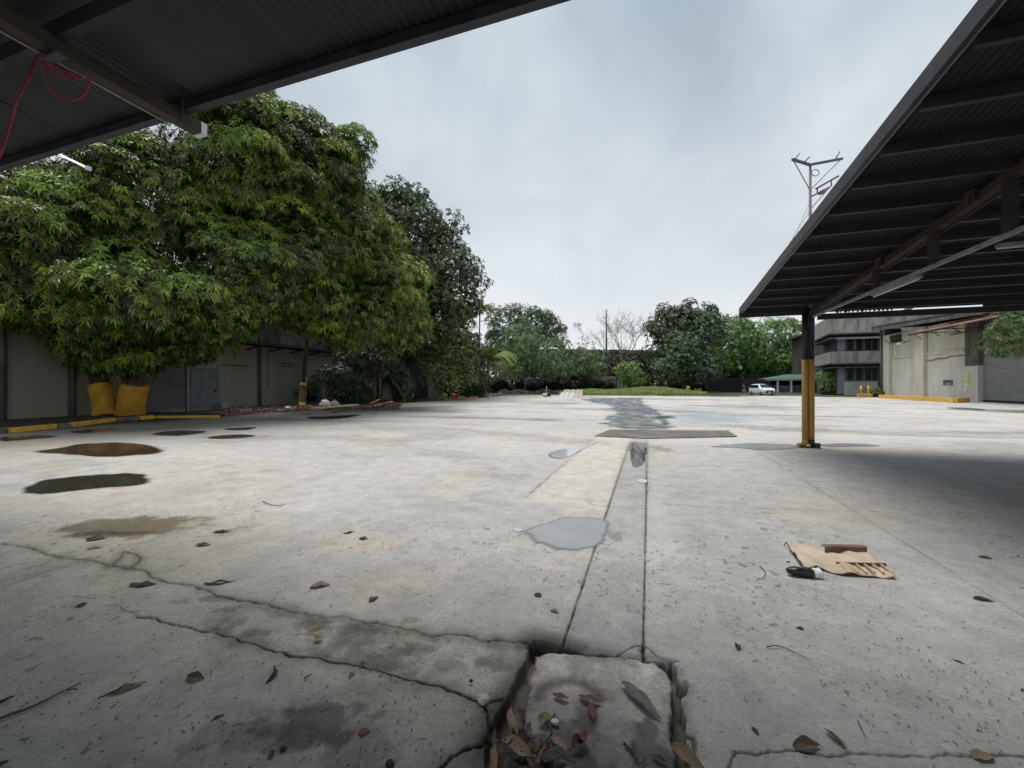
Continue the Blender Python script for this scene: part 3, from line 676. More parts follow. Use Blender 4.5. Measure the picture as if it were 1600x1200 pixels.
m = MB(); m.bar((TX, 12.3, 3.42), (TX, -3, 3.42 + SLP * 15.3), 0.12, 0.10)
m.bar((TX + .09, 12.3, 3.38), (TX + .09, -3, 3.38 + SLP * 15.3), 0.03, 0.05)
m.build('rafter', M['rust_steel'], RC)
m = MB(); m.bar((TX + .02, 12.2, 3.33), (TX + .02, -3, 3.36), 0.05, 0.05); m.build('bottom_chord', M['light_steel'], RC)
for px in (1370, 1460, 1580):
    d, Y = onX(px, TX)
    m = MB(); m.box(TX - 0.05, Y - 0.06, 3.36, TX + 0.03, Y + 0.06, 3.40 + SLP * (12.3 - Y)); m.build('web_post', M['dark_steel'], RC)
m = MB(); m.bar(at3(1404, 494, 10.9), at3(1477, 440, 9.3), 0.14, 0.035); m.build('diagonal_brace', M['light_steel'], RC)
for px, py in ((1383, 388), (1530, 300)):
    d, Y = onX(px, TX); m = MB(); z = 3.42 + SLP * (12.3 - Y)
    m.box(TX - 0.10, Y - 0.09, z - 0.06, TX - 0.062, Y + 0.09, z + 0.10); m.box(TX - .12, Y - .03, z - .1, TX - .1, Y + .04, z + .02); m.build('gusset_plate', texmat('gusset', (0.03, 0.015, 0.013), (0.07, 0.03, 0.026), scale=6, rough=.8), RC)
# column: two pipes side by side with turned out feet
cb = G(1263, 699); cx, cy = cb.x, cb.y
def pipe(name, dx, dy, r, zt, foot):
    c = (cx + RT.x * dx + FW.x * dy, cy + RT.y * dx + FW.y * dy)
    zc = 2.25
    m = MB(); m.tube([(c[0], c[1], 0.10), (c[0], c[1], 0.9), (c[0], c[1], zc)], r, 20); o = m.build(name, M['column_yellow'], RC)
    m = MB(); m.tube([(c[0], c[1], zc), (c[0], c[1], zt)], r * 1.0, 20); m.build('black_upper_length', M['column_black'], o)
    m = MB()
    q = [Vector((c[0], c[1], 0.20)), Vector((c[0], c[1], 0.10))] + [Vector((c[0] + RT.x * foot * f, c[1] + RT.y * foot * f, zz)) for f, zz in ((0.25, 0.075), (0.7, 0.07), (1.0, 0.07))]
    m.tube(q, [r * 1.05, r * 1.05, r * .85, r * .62, r * .62], 16)
    m.build('foot', M['column_yellow'] if foot < 0 else M['column_black'], o)
pipe('column_pipe', -0.072, 0.02, 0.068, 3.5, -0.19)
pipe('column_pipe', 0.065, -0.02, 0.068, 3.95, 0.21)
m = MB(); m.box(cx - 0.2, cy - 0.16, 0.001, cx + 0.24, cy + 0.16, 0.03); m.build('base_plate', M['column_black'], RC)
for sx, sy in ((-.17, -.12), (.2, -.12), (-.17, .12), (.2, .12)): m = MB(); m.tube([(cx + sx, cy + sy, .03), (cx + sx, cy + sy, .06)], .014, 6); m.build('bolt', M['rust_steel'], RC)
# lamps fixed under the canopy
def fixture(a, b, label, tube=True):
    a = Vector(a); b = Vector(b); t = empty('fluorescent_lamp', (a + b) / 2, label, 'lamp', 'lamp housings under the right canopy')
    m = MB(); m.bar(a, b, 0.10, 0.05); m.build('housing', M['light_steel'], t)
    if tube:
        m = MB(); dn = Vector((0, 0, -0.045)); m.tube([a + dn, b + dn], 0.013, 8); m.build('tube', M['white_paint'], t)
fixture((TX + .03, onX(1362, TX)[1], 3.28), (TX + .03, onX(1432, TX)[1], 3.28), 'unlit lamp housing fixed under the light bottom chord of the right canopy')
xa, za = wy(1558, 384, 8.3); xb, zb = wy(1640, 376, 8.3)
fixture((xa, 8.3, za), (xb, 8.3, zb), 'unlit lamp housing at the right edge under the dark roof purlins')

# left canopy
LC = empty('canopy', (-6, -4, 0), 'grey corrugated canopy roof overhead at the top left with a long timber beam', 'canopy')
zl = lambda Y: 4.385 + SLP * (2.8 - Y)
corr_sheet('roof_sheet', -18, 2.28, -6, 2.84, zl, M['roof_under'], LC, rows=8)
m = MB(); m.box(-18, 2.76, 4.285, 2.3, 2.80, 4.37); m.box(-18, 2.80, 4.305, 2.3, 2.855, 4.315); m.box(-18, 2.845, 4.315, 2.3, 2.855, 4.39)
m.build('gutter', texmat('gutter_grey', (0.02, 0.023, 0.028), (0.045, 0.05, 0.056), scale=3, rough=.6), LC)
for yy in (1.87, 0.95, 0.0, -1, -2, -3):
    z = 4.36 + SLP * (2.8 - yy) - 0.13
    m = MB(); m.bar((-18, yy, z), (2.28, yy, z), 0.06, 0.13); m.build('purlin', M['dark_steel'], LC)
m = MB(); m.bar((-4.36, 2.92, 4.21), (-4.36, -3.3, 4.24), 0.12, 0.11); o_b = m.build('beam', M['wood_old'], LC)
m = MB(); m.box(-4.425, 2.925, 4.15, -4.295, 2.98, 4.27); m.build('beam_end', M['white_paint'], o_b)
m = MB(); m.tube([(-4.44, 2.7, 4.15), (-4.44, 0, 4.16), (-4.44, -3.3, 4.18)], 0.009, 8); m.build('conduit', M['light_steel'], LC)
m = MB(); m.box(-4.47, 1.84, 4.12, -4.25, 1.90, 4.14); m.build('clamp', M['steel_arm'], LC)
for X in (-10.4, -16.4): m = MB(); m.tube([(X, -3, 0), (X, -3, 4.75)], 0.1, 16); m.build('column', M['column_black'], LC)
# wires
def wire(pts, r, mat, name, label, cat, n=6):
    m = MB(); m.tube(pts, r, n); o = m.build(name, mat); return tag(o, label, cat)
def smooth(pts, k=8):
    P = [Vector(p) for p in pts]; P = [P[0] * 2 - P[1]] + P + [P[-1] * 2 - P[-2]]; o = []
    for i in range(1, len(P) - 2):
        for j in range(k):
            t = j / k; p0, p1, p2, p3 = P[i - 1:i + 3]
            o.append(0.5 * ((2 * p1) + (p2 - p0) * t + (2 * p0 - 5 * p1 + 4 * p2 - p3) * t * t + (3 * p1 - p0 - 3 * p2 + p3) * t ** 3))
    o.append(P[-2]); return o
wire(smooth([at3(300, -30, 3.4), at3(297, 40, 3.5), at3(292, 90, 3.7), at3(286, 140, 3.85), at3(284, 182, 3.95)]), 0.011, M['black_rubber'], 'hanging_cable', 'black cable hanging from the left canopy roof to the white beam end', 'cable')
wire(smooth([at3(-20, 148, 4.0), at3(30, 172, 4.1), at3(60, 195, 4.3), at3(90, 215, 4.5)]), 0.006, M['black_rubber'], 'hanging_cable', 'thin black cable sagging under the left canopy sheet beside the red rope', 'cable')
RO = empty('rope_coil', at3(60, 85, 3.3), 'red rope looped and knotted over the timber beam of the left canopy', 'rope')
m = MB()
m.tube(smooth([at3(66, 84, 3.2), at3(66, 105, 3.2), at3(72, 130, 3.25), at3(88, 148, 3.3), at3(112, 157, 3.35), at3(130, 150, 3.35), at3(139, 135, 3.35), at3(138, 125, 3.35), at3(122, 122, 3.3), at3(98, 115, 3.25), at3(78, 100, 3.2), at3(66, 88, 3.2)]), 0.0065, 8)
m.tube(smooth([at3(64, 82, 3.25), at3(80, 94, 3.3), at3(100, 108, 3.3), at3(122, 118, 3.35), at3(132, 122, 3.4), at3(110, 120, 3.3), at3(86, 108, 3.3), at3(70, 92, 3.2)]), 0.009, 8)
m.tube(smooth([at3(60, 84, 3.25), at3(76, 96, 3.2), at3(96, 112, 3.25), at3(116, 124, 3.3), at3(100, 122, 3.25), at3(80, 112, 3.2), at3(62, 86, 3.2)]), 0.007, 8)
m.build('coil', M['red_cable'], RO)
m = MB(); m.tube(smooth([at3(62, 80, 3.2), at3(56, 92, 3.2), at3(46, 120, 3.15), at3(30, 150, 3.1), at3(20, 180, 3.1), at3(12, 205, 3.05), at3(4, 232, 3.0), at3(-8, 262, 3.0)]), 0.0075, 8); m.build('loose_end', M['red_cable'], RO)
t = empty('fluorescent_lamp', at3(114, 252, 7), 'bright thin fluorescent tube hanging in front of the leaves at the upper left', 'lamp')
m = MB(); m.tube([at3(90, 240, 7.4), at3(138, 263, 6.9)], 0.017, 8); m.build('tube', M['tube_lit'], t)
m = MB()
for (px, py, dd) in ((90, 240, 7.4), (138, 263, 6.9)):
    p = at3(px, py, dd); m = MB(); m.box(p.x - .03, p.y - .03, p.z - .03, p.x + .03, p.y + .03, p.z + .03); m.build('end_cap', M['white_paint'], t)

# ------------------------------------------------------------------ left warehouse
WX = -26.5
W1 = empty('warehouse', (WX, 20, 0), 'long cream walled warehouse behind the mango trees on the left', 'building')
def yz(px, py, X=WX): return wx(px, py, X)
m = MB(); m.box(WX - 12, -25, 0, WX, 62, 6.4); m.build('wall', M['wall_cream'], W1)
m = MB(); m.box(WX + .005, -25, 4.62, WX + .05, 62, 6.4); m.build('wall_shade_band', M['concrete_dark'], W1)  # dark sheet standing in for the shade of foliage and eave
m = MB(); m.box(WX - 13, -26, 6.45, WX + 0.9, 63, 6.75); m.build('roof', M['concrete_dark'], W1)
for px in (2, 112, 405, 545, 590, 625):
    _, y = onX(px, WX); m = MB(); m.tube([(WX + .1, y, 0.0), (WX + .1, y, 6.4)], 0.085, 10); m.box(WX, y - .16, 0, WX + .06, y + .16, 6.4); m.build('downpipe', M['concrete_dark'], W1)
def ribbed(name, X, y0, y1, z0, z1, mat, parent, pitch=0.1, out=1):
    n = max(2, int((z1 - z0) / pitch)); m = MB()
    vs = []; fs = []
    for i in range(n):
        za = z0 + (z1 - z0) * i / n; zb = z0 + (z1 - z0) * (i + 1) / n
        for (x, z) in ((X, za + 0.004), (X + out * 0.03, za + (zb - za) * 0.3), (X + out * 0.03, za + (zb - za) * 0.7), (X, zb - 0.004)):
            vs += [(x, y0, z), (x, y1, z)]
    for i in range(len(vs) // 2 - 1): fs.append((2 * i, 2 * i + 1, 2 * i + 3, 2 * i + 2))
    m.add(vs, fs, False); return m.build(name, mat, parent)
y0, _ = yz(222, 600); y1, zt = yz(289, 572)
ribbed('roller_shutter', WX + .02, y0, y1, 0.15, zt, M['shutter_dark'], W1, 0.13)
m = MB(); m.box(WX, y1 + .02, 0, WX + .14, y1 + .2, zt + .2); m.box(WX, y0 - .2, 0, WX + .14, y0 - .02, zt + .2); m.box(WX, y0 - .02, zt, WX + .14, y1 + .02, zt + .2); m.build('shutter_frame', M['light_steel'], W1)
y0, _ = yz(297, 600); y1, zt = yz(341, 576)
m = MB(); m.box(WX, y0, 0.1, WX + .08, y1, zt); o = m.build('door', M['door_grey'], W1)
m = MB(); m.box(WX + .08, y1 - .3, 1.1, WX + .12, y1 - .2, 1.3); m.build('handle', M['dark_steel'], o)
m = MB(); m.bar((WX + .1, yz(345, 0)[0], 2.92), (WX + .1, yz(385, 0)[0], 2.92), .05, .05); m.build('pipe_rail', M['dark_steel'], W1)
# dark eave over the middle bays with brackets and broken louvres
ya, yb = onX(345, WX)[1], onX(470, WX)[1]
m = MB(); m.box(WX, ya, 4.35, WX + 1.5, yb + 8, 4.5); m.build('eave', M['dark_steel'], W1)
for k in range(9):
    y = ya + (yb + 8 - ya) * k / 8; m = MB(); m.bar((WX + .05, y, 4.05), (WX + 1.4, y, 4.33), .07, .09); m.build('bracket', M['dark_steel'], W1)
for px in (384, 437, 520, 560):
    _, y = onX(px, WX); m = MB()
    for j in range(6): m.box(WX + .03, y + j * .22, 4.6, WX + .09, y + .11 + j * .22, 5.3)
    m.box(WX, y - .1, 4.55, WX + .03, y + 1.4, 5.35); m.build('louvre', M['light_steel'], W1)
y0, z0 = yz(440, 573); y1, z1 = yz(458, 570)
m = MB(); m.box(WX, y0, z0, WX + .05, y1, z0 + .12); m.box(WX, y0, z0 + .2, WX + .05, y1, z0 + .3); m.build('vent', M['concrete_dark'], W1)
y0, z0 = yz(418, 602); m = MB(); m.box(WX, y0 - .1, z0 - .12, WX + .1, y0 + .1, z0 + .12); m.tube([(WX + .05, y0, z0), (WX + .05, y0, 4.2)], .025, 6); m.build('switch_box', M['light_steel'], W1)
y0, _ = yz(556, 600); y1, zt = yz(583, 592)
m = MB(); m.box(WX, y0, 0, WX + .07, y1, 3.0); m.build('door', M['door_grey'], W1)
y0, _ = yz(632, 600); y1, zt = yz(668, 585)
m = MB(); m.box(WX, y0, 0, WX + .05, y1, 4.6); o = m.build('gateway', M['black_gate'], W1)
m = MB(); m.box(WX, y0 - .5, 4.6, WX + 1.8, y1 + .5, 4.75); m.build('rusty_awning', M['red_roof'], W1)
m = MB(); m.box(WX, y0 - .5, 5.5, WX + 1.5, y1 + .5, 5.62)
for k in range(5): m.bar((WX + .1, y0 + k * 2.2, 4.7), (WX + 1.5, y0 + k * 2.2 + .4, 5.5), .06, .06)
m.build('rusty_awning', M['red_roof'], W1)

# soil bed, kerbs
kp = [G(-180, 690), G(0, 677), G(60, 671), G(110, 667.5), G(178, 658), G(216, 656), G(243, 653.5), G(343, 652.5), G(360, 649)]
m = MB(); vs = [(p.x - .12, p.y, 0.10) for p in kp] + [(WX, p.y, 0.10) for p in kp]
n = len(kp); m.add(vs, [(i, i + 1, n + i + 1, n + i) for i in range(n - 1)])
o = m.build('planting_bed', texmat('soil', (0.03, 0.025, 0.018), (0.09, 0.075, 0.055), scale=2, rough=1, bump=.8, bscale=12)); tag(o, kind='structure')
def kerb(a, b, label, mat, w_=0.22, h_=0.17, grp='yellow kerb stones round the tree bed'):
    a = Vector((a.x, a.y, 0)); b = Vector((b.x, b.y, 0)); d = (b - a); nn = max(1, round(d.length / 1.2))
    m = MB()
    u = d / nn; g = u.normalized() * 0.012
    for i in range(nn):
        p, q = a + u * i + g, a + u * (i + 1) - g
        m.bar(p + Vector((0, 0, h_ / 2)), q + Vector((0, 0, h_ / 2)), w_, h_)
    o = m.build('kerb', mat, bevel=0.018); tag(o, label, 'kerb', grp); return o
kerb(kp[0], G(16, 675.8), 'mostly bare concrete kerb at the left frame edge, paint worn off', M['kerb_bare'])
kerb(G(18, 676.5), G(85, 669.5), 'faded yellow kerb nearest the left frame edge, in front of the cream wall', M['kerb_yellow'])
kerb(G(87, 669.5), G(109, 667.8), 'unpainted grey kerb piece between the two long yellow kerbs at left', M['kerb_bare'])
kerb(G(111, 667.5), G(178, 658.5), 'long yellow kerb left of the painted mango trunks', M['kerb_yellow'])
kerb(G(180, 658.5), G(215, 656.2), 'dark mossy kerb piece directly below the painted mango trunks', M['kerb_bare'])
kerb(G(217, 656), G(239, 654.3), 'short yellow kerb below the right painted trunk', M['kerb_yellow'])
kerb(G(243, 653.6), G(342, 652.6), 'long low yellow kerb in front of the roller shutter and grey door', M['kerb_yellow'], h_=0.12)

# ------------------------------------------------------------------ right warehouse
EX = 29.8
W2 = empty('warehouse', (EX, 60, 0), 'weathered grey concrete warehouse with a large roller shutter on the right', 'building')
yA = onX(1386, EX)[1]; yB = onX(1532, EX)[1]; yC = onX(1520, EX)[1]
def ez(px, py): return wx(px, py, EX)[1]
m = MB(); m.box(EX, yB, 0, EX + 20, yA, 5.05); m.build('wall', M['concrete_pale'], W2)
m = MB(); m.box(EX + 0.05, yB, 5.05, EX + 20, yA, 8.2); m.build('upper_wall', M['concrete_upper'], W2)
m = MB(); m.box(EX - 0.10, yC + 1.2, 5.0, EX + .01, yA, 5.18); m.build('ledge', M['concrete_upper'], W2)
for k, px in enumerate((1441, 1388)):
    y = onX(px, EX)[1]; m = MB(); m.box(EX - 0.35, y - .9, 0, EX + .01, y + .9, 8.1); m.build('pilaster', M['concrete_upper'], W2)
y = onX(1516, EX)[1]
m = MB(); m.box(EX - 0.30, yB - .2, 0, EX + .2, y + .2, ez(1520, 572)); m.build('pilaster', M['concrete_pale'], W2)
m = MB(); m.box(EX - 0.30, yB - .2, ez(1520, 572), EX + .2, y + .2, 7.9); m.build('dark_upper_pilaster', M['concrete_dark'], W2)
ribbed('roller_shutter', EX + .12, 28, yB - .2, 0.18, 7.3, M['shutter'], W2, 0.16, out=-1)
m = MB(); m.box(EX + .05, 28, 0.0, EX + .2, yB - .2, 0.18); m.build('shutter_bottom_rail', M['dark_steel'], W2)
m = MB(); m.box(EX, 20, 0, EX + 20, 28, 7.1); m.box(EX + .4, 28, 0, EX + 20, yB - .2, 7.4); m.build('wall', M['concrete_pale'], W2)
m = MB(); m.bar((EX + 9, 20, 7.3), (EX + 9, yA + .4, 9.3), 21, .3); m.build('roof', M['concrete_dark'], W2)
m = MB(); m.bar((EX - 1.4, 20, 7.0), (EX - 1.4, yA + .4, 9.0), .2, .5); m.build('parapet', M['concrete_dark'], W2)
ya = onX(1421, 26.6)[1]
m = MB(); yq = onX(1558, 26.6)[1]
m.add([(26.4, yq, 7.0), (26.4, ya, 7.0), (EX, ya, 7.9), (EX, yq, 7.9), (26.4, yq, 7.08), (26.4, ya, 7.08), (EX, ya, 7.98), (EX, yq, 7.98)], [(0, 1, 2, 3), (7, 6, 5, 4), (0, 4, 5, 1), (1, 5, 6, 2), (3, 7, 4, 0), (2, 6, 7, 3)])
AW = m.build('awning', M['red_roof'], W2)
m = MB()
m.add([(26.4, 30, 7.0), (26.4, yq - .1, 7.0), (EX, yq - .1, 7.9), (EX, 30, 7.9), (26.4, 30, 7.08), (26.4, yq - .1, 7.08), (EX, yq - .1, 7.98), (EX, 30, 7.98)], [(0, 1, 2, 3), (7, 6, 5, 4), (0, 4, 5, 1), (1, 5, 6, 2), (3, 7, 4, 0), (2, 6, 7, 3)])
m.build('green_awning_end', M['green_roof'], W2)
m = MB(); ys = yB - .3
while ys < ya:
    m.bar((26.5, ys, 6.98), (EX, ys, 7.0), .07, .07); m.bar((26.5, ys, 6.98), (EX, ys, 7.85), .05, .05); ys += 3.2
m.build('awning_frame', M['dark_steel'], W2)
m = MB(); m.bar((26.5, yB - 3, 6.95), (26.5, ya, 6.95), .08, .1); m.build('awning_frame', M['dark_steel'], W2)
m = MB(); m.bar((28.4, yB - 3, 6.6), (28.4, ya - 3, 6.6), .12, .1)
for k in range(5): m.bar((28.4, yB + k * 3, 6.6), (28.4, yB + k * 3 + 1.5, 7.4), .06, .06)
m.build('awning_frame', M['dark_steel'], W2)
y0, z0 = wx(1474, 602, EX); y1, z1 = wx(1489, 595.5, EX)
m = MB(); m.box(EX - .02, y1, z0, EX - .012, y0, z1 + .05); m.box(EX - .05, y1, z1, EX, y0, z1 + .12); o = m.build('wall_niche', M['concrete_dark'], W2)
m = MB(); m.box(EX - .06, y1 + .2, z0, EX - .02, y0 - .5, z0 + .28); m.build('meter_box', M['light_steel'], o)
m = MB(); q = [(1445, 563), (1458, 563), (1466, 560), (1478, 560), (1484, 557), (1500, 556), (1508, 555)]
m.tube([(EX - .04, wx(a, b, EX)[0], wx(a, b, EX)[1]) for a, b in q], .05, 6); m.build('crack_with_rust', texmat('rustline', (.16, .07, .04), (.25, .14, .08), rough=1), W2)
y0 = onX(1378, EX)[1]
m = MB(); m.box(EX - .2, yA, 0, EX + 1.5, yA + .9, 9.0); m.tube([(EX - .5, yA + .3, 0), (EX - .5, yA + .3, 8.9)], .13, 8); m.build('dark_drainpipe_pillar', M['concrete_dark'], W2)
p = Vector((EX - .9, onX(1407, EX - .9)[1], 0)); z = wx(1407, 537, EX - .9)[1]
t = empty('floodlight', (p.x, p.y, z), 'small white floodlight on the wall under the dark eave of the right warehouse', 'lamp')
m = MB(); m.box(p.x - .25, p.y - .3, z - .12, p.x + .1, p.y + .3, z + .12); m.build('lamp_head', M['white_paint'], t, bevel=.03)
m = MB(); m.bar((p.x + .1, p.y, z), (EX, p.y, z + .35), .08, .08); m.build('arm', M['dark_steel'], t)
m = MB(); yf = onX(1402, EX)[1]; m.box(EX - .3, yf - .9, 7.0, EX, yf + .9, 7.9); m.build('upper_vent', M['dark_steel'], W2)
# sign strips beside the shutter
y0 = onX(1516, EX - .33)[1]; y1 = onX(1507.5, EX - .33)[1]
t = empty('wall_sign', (EX - .32, y0, 1.5), 'yellow green sign strip with white patches hung beside the roller shutter', 'sign')
for (pa_, pb_) in ((582, 588), (589, 596), (598, 605)):
    za, zb = wx(1511, pb_, EX)[1], wx(1511, pa_, EX)[1]
    m = MB(); m.box(EX - .345, y0 + .1, za, EX - .31, y1 - .1, zb); o = m.build('panel', M['sign_green'], t)
    m = MB(); m.box(EX - .352, y0 + .35, za + .12, EX - .346, y0 + .75, zb - .12); m.build('white_patch', M['white_paint'], o)
m = MB(); m.box(EX - .34, y0 + .5, wx(1511, 611, EX)[1], EX - .31, y0 + .8, wx(1511, 606, EX)[1]); m.build('white_tag', M['white_paint'], t)
# yellow kerb island
def g2(px, py): return G(px, py)
m = MB(); a, b, c_ = g2(1375, 622), g2(1492, 629.5), g2(1512, 628.5)
o = kerb(a, b, 'long yellow kerb along the foot of the right warehouse wall', M['kerb_yellow'], .3, .42, None)
kerb(b, c_, 'short yellow kerb return beside the warehouse roller shutter', M['kerb_yellow'], .3, .42, None)
p = G(1500, 624.5); m = MB(); m.box(p.x - .2, p.y - .9, .35, p.x + .7, p.y + 1.0, .42); m.box(p.x, p.y - .7, .0, p.x + .6, p.y + .8, .35); m.box(p.x - .2, p.y - .9, .42, p.x - .12, p.y + 1, .75)
tag(m.build('metal_crate', M['dark_steel']), 'dark low metal crate on the yellow kerb beside the shutter', 'crate')

# ------------------------------------------------------------------ office block with balconies
OY = 76.0
B3 = empty('office_building', (30, OY, 0), 'stained concrete three storey office block with balcony bands and dark windows', 'building')
x0 = onY(1297, OY)[1]; x1 = 47; xc, yc = x0 + 1.9, OY + 12.5
def oz(py, px=1330): return wy(px, py, OY)[1]
body = [(x0 + 1.6, OY + 1.6), (x1, OY + 1.6), (x1, OY + 30), (xc + 1.6, OY + 30), (xc + 1.6, yc)]
m = MB(); m.prism(body, 0, 12.0); m.build('wall', M['concrete_dark'], B3)
def band(zb, zt_, off, mat, name, th=.18):
    m = MB(); A, B, C_ = (x1, OY - off), (x0 - off * .6, OY - off), (xc - off, yc)
    m.bar((A[0], A[1], (zb + zt_) / 2), (B[0], B[1], (zb + zt_) / 2), th, zt_ - zb); m.bar((B[0] + .05, B[1] + .01, (zb + zt_) / 2), (C_[0], C_[1], (zb + zt_) / 2), th, zt_ - zb - .006)
    return m.build(name, mat, B3)
z1a, z1b = oz(567), oz(549); z2a, z2b = oz(520), oz(493)
band(z1a, z1b, 0, M['concrete_old'], 'balcony_parapet'); band(z2a, z2b, 0.1, M['concrete_old'], 'roof_parapet', .25)
for z, e in ((z1a, .25), (z1a - .55, .0), (z2a, .3), (z2a - .6, .05)):
    m = MB(); m.prism([(x0 - e, OY - e), (x1, OY - e), (x1, OY + 2), (x0 + 2, OY + 2)], z - .22, z - .02); m.prism([(x0 - e, OY + .01), (x0 + 2, OY + .01), (xc + 2, yc), (xc - e, yc)], z - .218, z - .022)
    m.build('slab_edge', M['concrete_dark'], B3)
m = MB(); m.bar((x0 + .6, OY - .5, oz(529)), (x1 - .5, OY - .5, oz(529)), .25, .25); m.build('white_rail', M['light_steel'], B3)
for (pa_, pb_, top) in ((549, 527, 1), (604, 574, 0)):
    zb, zt_ = oz(pa_ - 0.5), oz(pb_)
    if not top: zb = oz(595)
    for (a, b) in ((1322, 1335), (1336, 1349), (1350, 1373)):
        xa = onY(a, OY + 1.5)[1]; xb = onY(b, OY + 1.5)[1]
        m = MB(); m.box(xa, OY + 1.5, zb, xb, OY + 1.56, zt_); o = m.build('window', M['glass_dark'], B3)
        m = MB(); m.box(xa, OY + 1.44, zb, xa + .12, OY + 1.5, zt_); m.box(xb - .12, OY + 1.44, zb, xb, OY + 1.5, zt_); m.box(xa + .12, OY + 1.44, zb, xb - .12, OY + 1.5, zb + .1)
        if b - a > 13: m.box((xa + xb) / 2, OY + 1.44, zb + .1, (xa + xb) / 2 + .08, OY + 1.5, zt_)
        m.build('window_frame', M['door_grey'], o)
    xa, xb = onY(1309, OY + 1.5)[1], onY(1320, OY + 1.5)[1]
    m = MB(); m.box(xa, OY + 1.38, zb if top else 0.2, xb, OY + 1.59, zt_); m.build('lavender_wall_panel', M['lavender'], B3)
xa, xb = onY(1321, OY + .9)[1], onY(1373, OY + .9)[1]
m = MB(); m.box(xa, OY + 1.2, 0, xb, OY + 1.42, oz(596)); m.build('sill_wall', M['concrete_pale'], B3)
m = MB(); m.prism([(x0 + .5, OY + .5), (x1, OY + .5), (x1, OY + 30), (xc + .5, OY + 30), (xc + .5, yc)], z2b - .7, z2b - .4); m.build('roof', M['concrete_dark'], B3)

# ------------------------------------------------------------------ guard house, gate
gd = 80
def P3(px, py, d=gd): return at3(px, py, d)
GH = empty('guard_house', P3(1240, 614), 'small open guard shelter with green roof and white posts behind the column', 'shelter')
gy = G(1245, 614.4).y; gx0 = onY(1203, gy)[1]; gx1 = onY(1281, gy)[1]
def gz(py, px=1240): return wy(px, py, gy)[1]
m = MB()
zr0, zr1 = gz(592), gz(584.5)
xm0, xm1 = gx0 + 3.4, gx1 - 1.5
vs = [(gx0 - 1.2, gy - .8, zr0), (gx1 + .8, gy - .8, zr0), (gx1 + .8, gy + 5, zr0), (gx0 - 1.2, gy + 5, zr0), (xm0, gy + 2, zr1), (xm1, gy + 2, zr1)]
m.add(vs, [(0, 1, 5, 4), (1, 2, 5), (2, 3, 4, 5), (3, 0, 4), (3, 2, 1, 0)]); m.build('roof', M['green_roof'], GH)
m = MB(); m.box(gx0 - 1.0, gy - .7, zr0 - .3, gx1 + .6, gy - .55, zr0 - .02); m.build('fascia', M['white_paint'], GH)
for px in (1215, 1236, 1262, 1279):
    x = onY(px, gy - .3)[1]; m = MB(); m.box(x - .16, gy - .45, 0, x + .16, gy - .13, zr0 - .3); m.build('post', M['white_paint'], GH)
m = MB(); m.box(gx0 + 1, gy + 1.4, 0, gx1, gy + 4.6, 1.55); m.build('low_wall', M['blue_grey'], GH)
m = MB(); m.box(gx0 + 1.2, gy + 3.4, 1.56, gx1 - .2, gy + 4.4, zr0 - .05); m.build('back_room', M['black_gate'], GH)
m = MB(); m.box(gx0 + 1.6, gy + 1.36, .9, gx0 + 3.6, gy + 1.395, 1.25); m.build('notice_board', M['light_steel'], GH)
m = MB(); m.box(gx0 + 0.2, gy - .9, .004, gx1 + .6, gy + 5, .14); m.build('floor_step', M['concrete_old'], GH)
Yg = G(1130, 612.6).y
GA = empty('entrance_gate', G(1130, 612.6), 'wide black steel entrance gate at the far end left of the white car', 'gate')
a = onY(1102, Yg)[1]; b = onY(1154, Yg)[1]
m = MB(); m.box(a, Yg, .1, b, Yg + .12, 3.25)
n = 22
for i in range(n): xx = a + (b - a) * i / n; m.box(xx, Yg - .04, .14, xx + .08, Yg, 3.2)
m.build('leaf', M['black_gate'], GA)
for x in (a - .6, b + .15):
    m = MB(); m.box(x, Yg - .2, 0, x + .5, Yg + .3, 4.0); m.build('gate_post', M['black_gate'], GA)
# shed with thin roof sheets behind the gate
SH = empty('gate_shed', (a, Yg + 6, 0), 'dim flat roofed shed with tiers of roof sheets behind the black gate', 'shed')
m = MB()
for (pxa, pxb, py) in ((1112, 1150, 573), (1120, 1156, 578), (1118, 1158, 583), (1116, 1156, 588)):
    xa, z = wy(pxa, py, Yg + 6); xb, _ = wy(pxb, py, Yg + 6); m.box(xa, Yg + 5, z, xb, Yg + 9, z + .22)
m.build('roof', M['wood_old'], SH)
m = MB(); xa, z = wy(1125, 575, Yg + 6); xb, _ = wy(1154, 575, Yg + 6)
for x in (xa, (xa + xb) / 2, xb): m.box(x - .15, Yg + 6, 0, x + .15, Yg + 6.3, z)
m.box(xa, Yg + 8.2, 0, xb, Yg + 8.4, z - .3); m.build('wall', M['black_gate'], SH)
m = MB(); xa, z = wy(1154, 575, Yg + 4.5); m.tube([(xa, Yg + 4.5, z), (xa + .3, Yg + 4.0, z + .15)], .5, 10); tag(m.build('satellite_dish', M['white_paint']), 'small pale dish above the shed behind the black gate', 'dish')
# brick wall right of the gate
a2 = onY(1157, Yg)[1]; b2 = onY(1212, Yg)[1]
m = MB(); m.box(a2 + 1.3, Yg + 1, 0, b2 + 6, Yg + 1.3, 3.7); m.box(a2 + 1.1, Yg + .9, 3.7, b2 + 6, Yg + 1.4, 3.85)
tag(m.build('boundary_wall', texmat('wall_brown', (.03, .02, .022), (.07, .05, .05), rough=.9, scale=1)), 'dark brown boundary wall between the black gate and the green roofed shelter', 'wall')

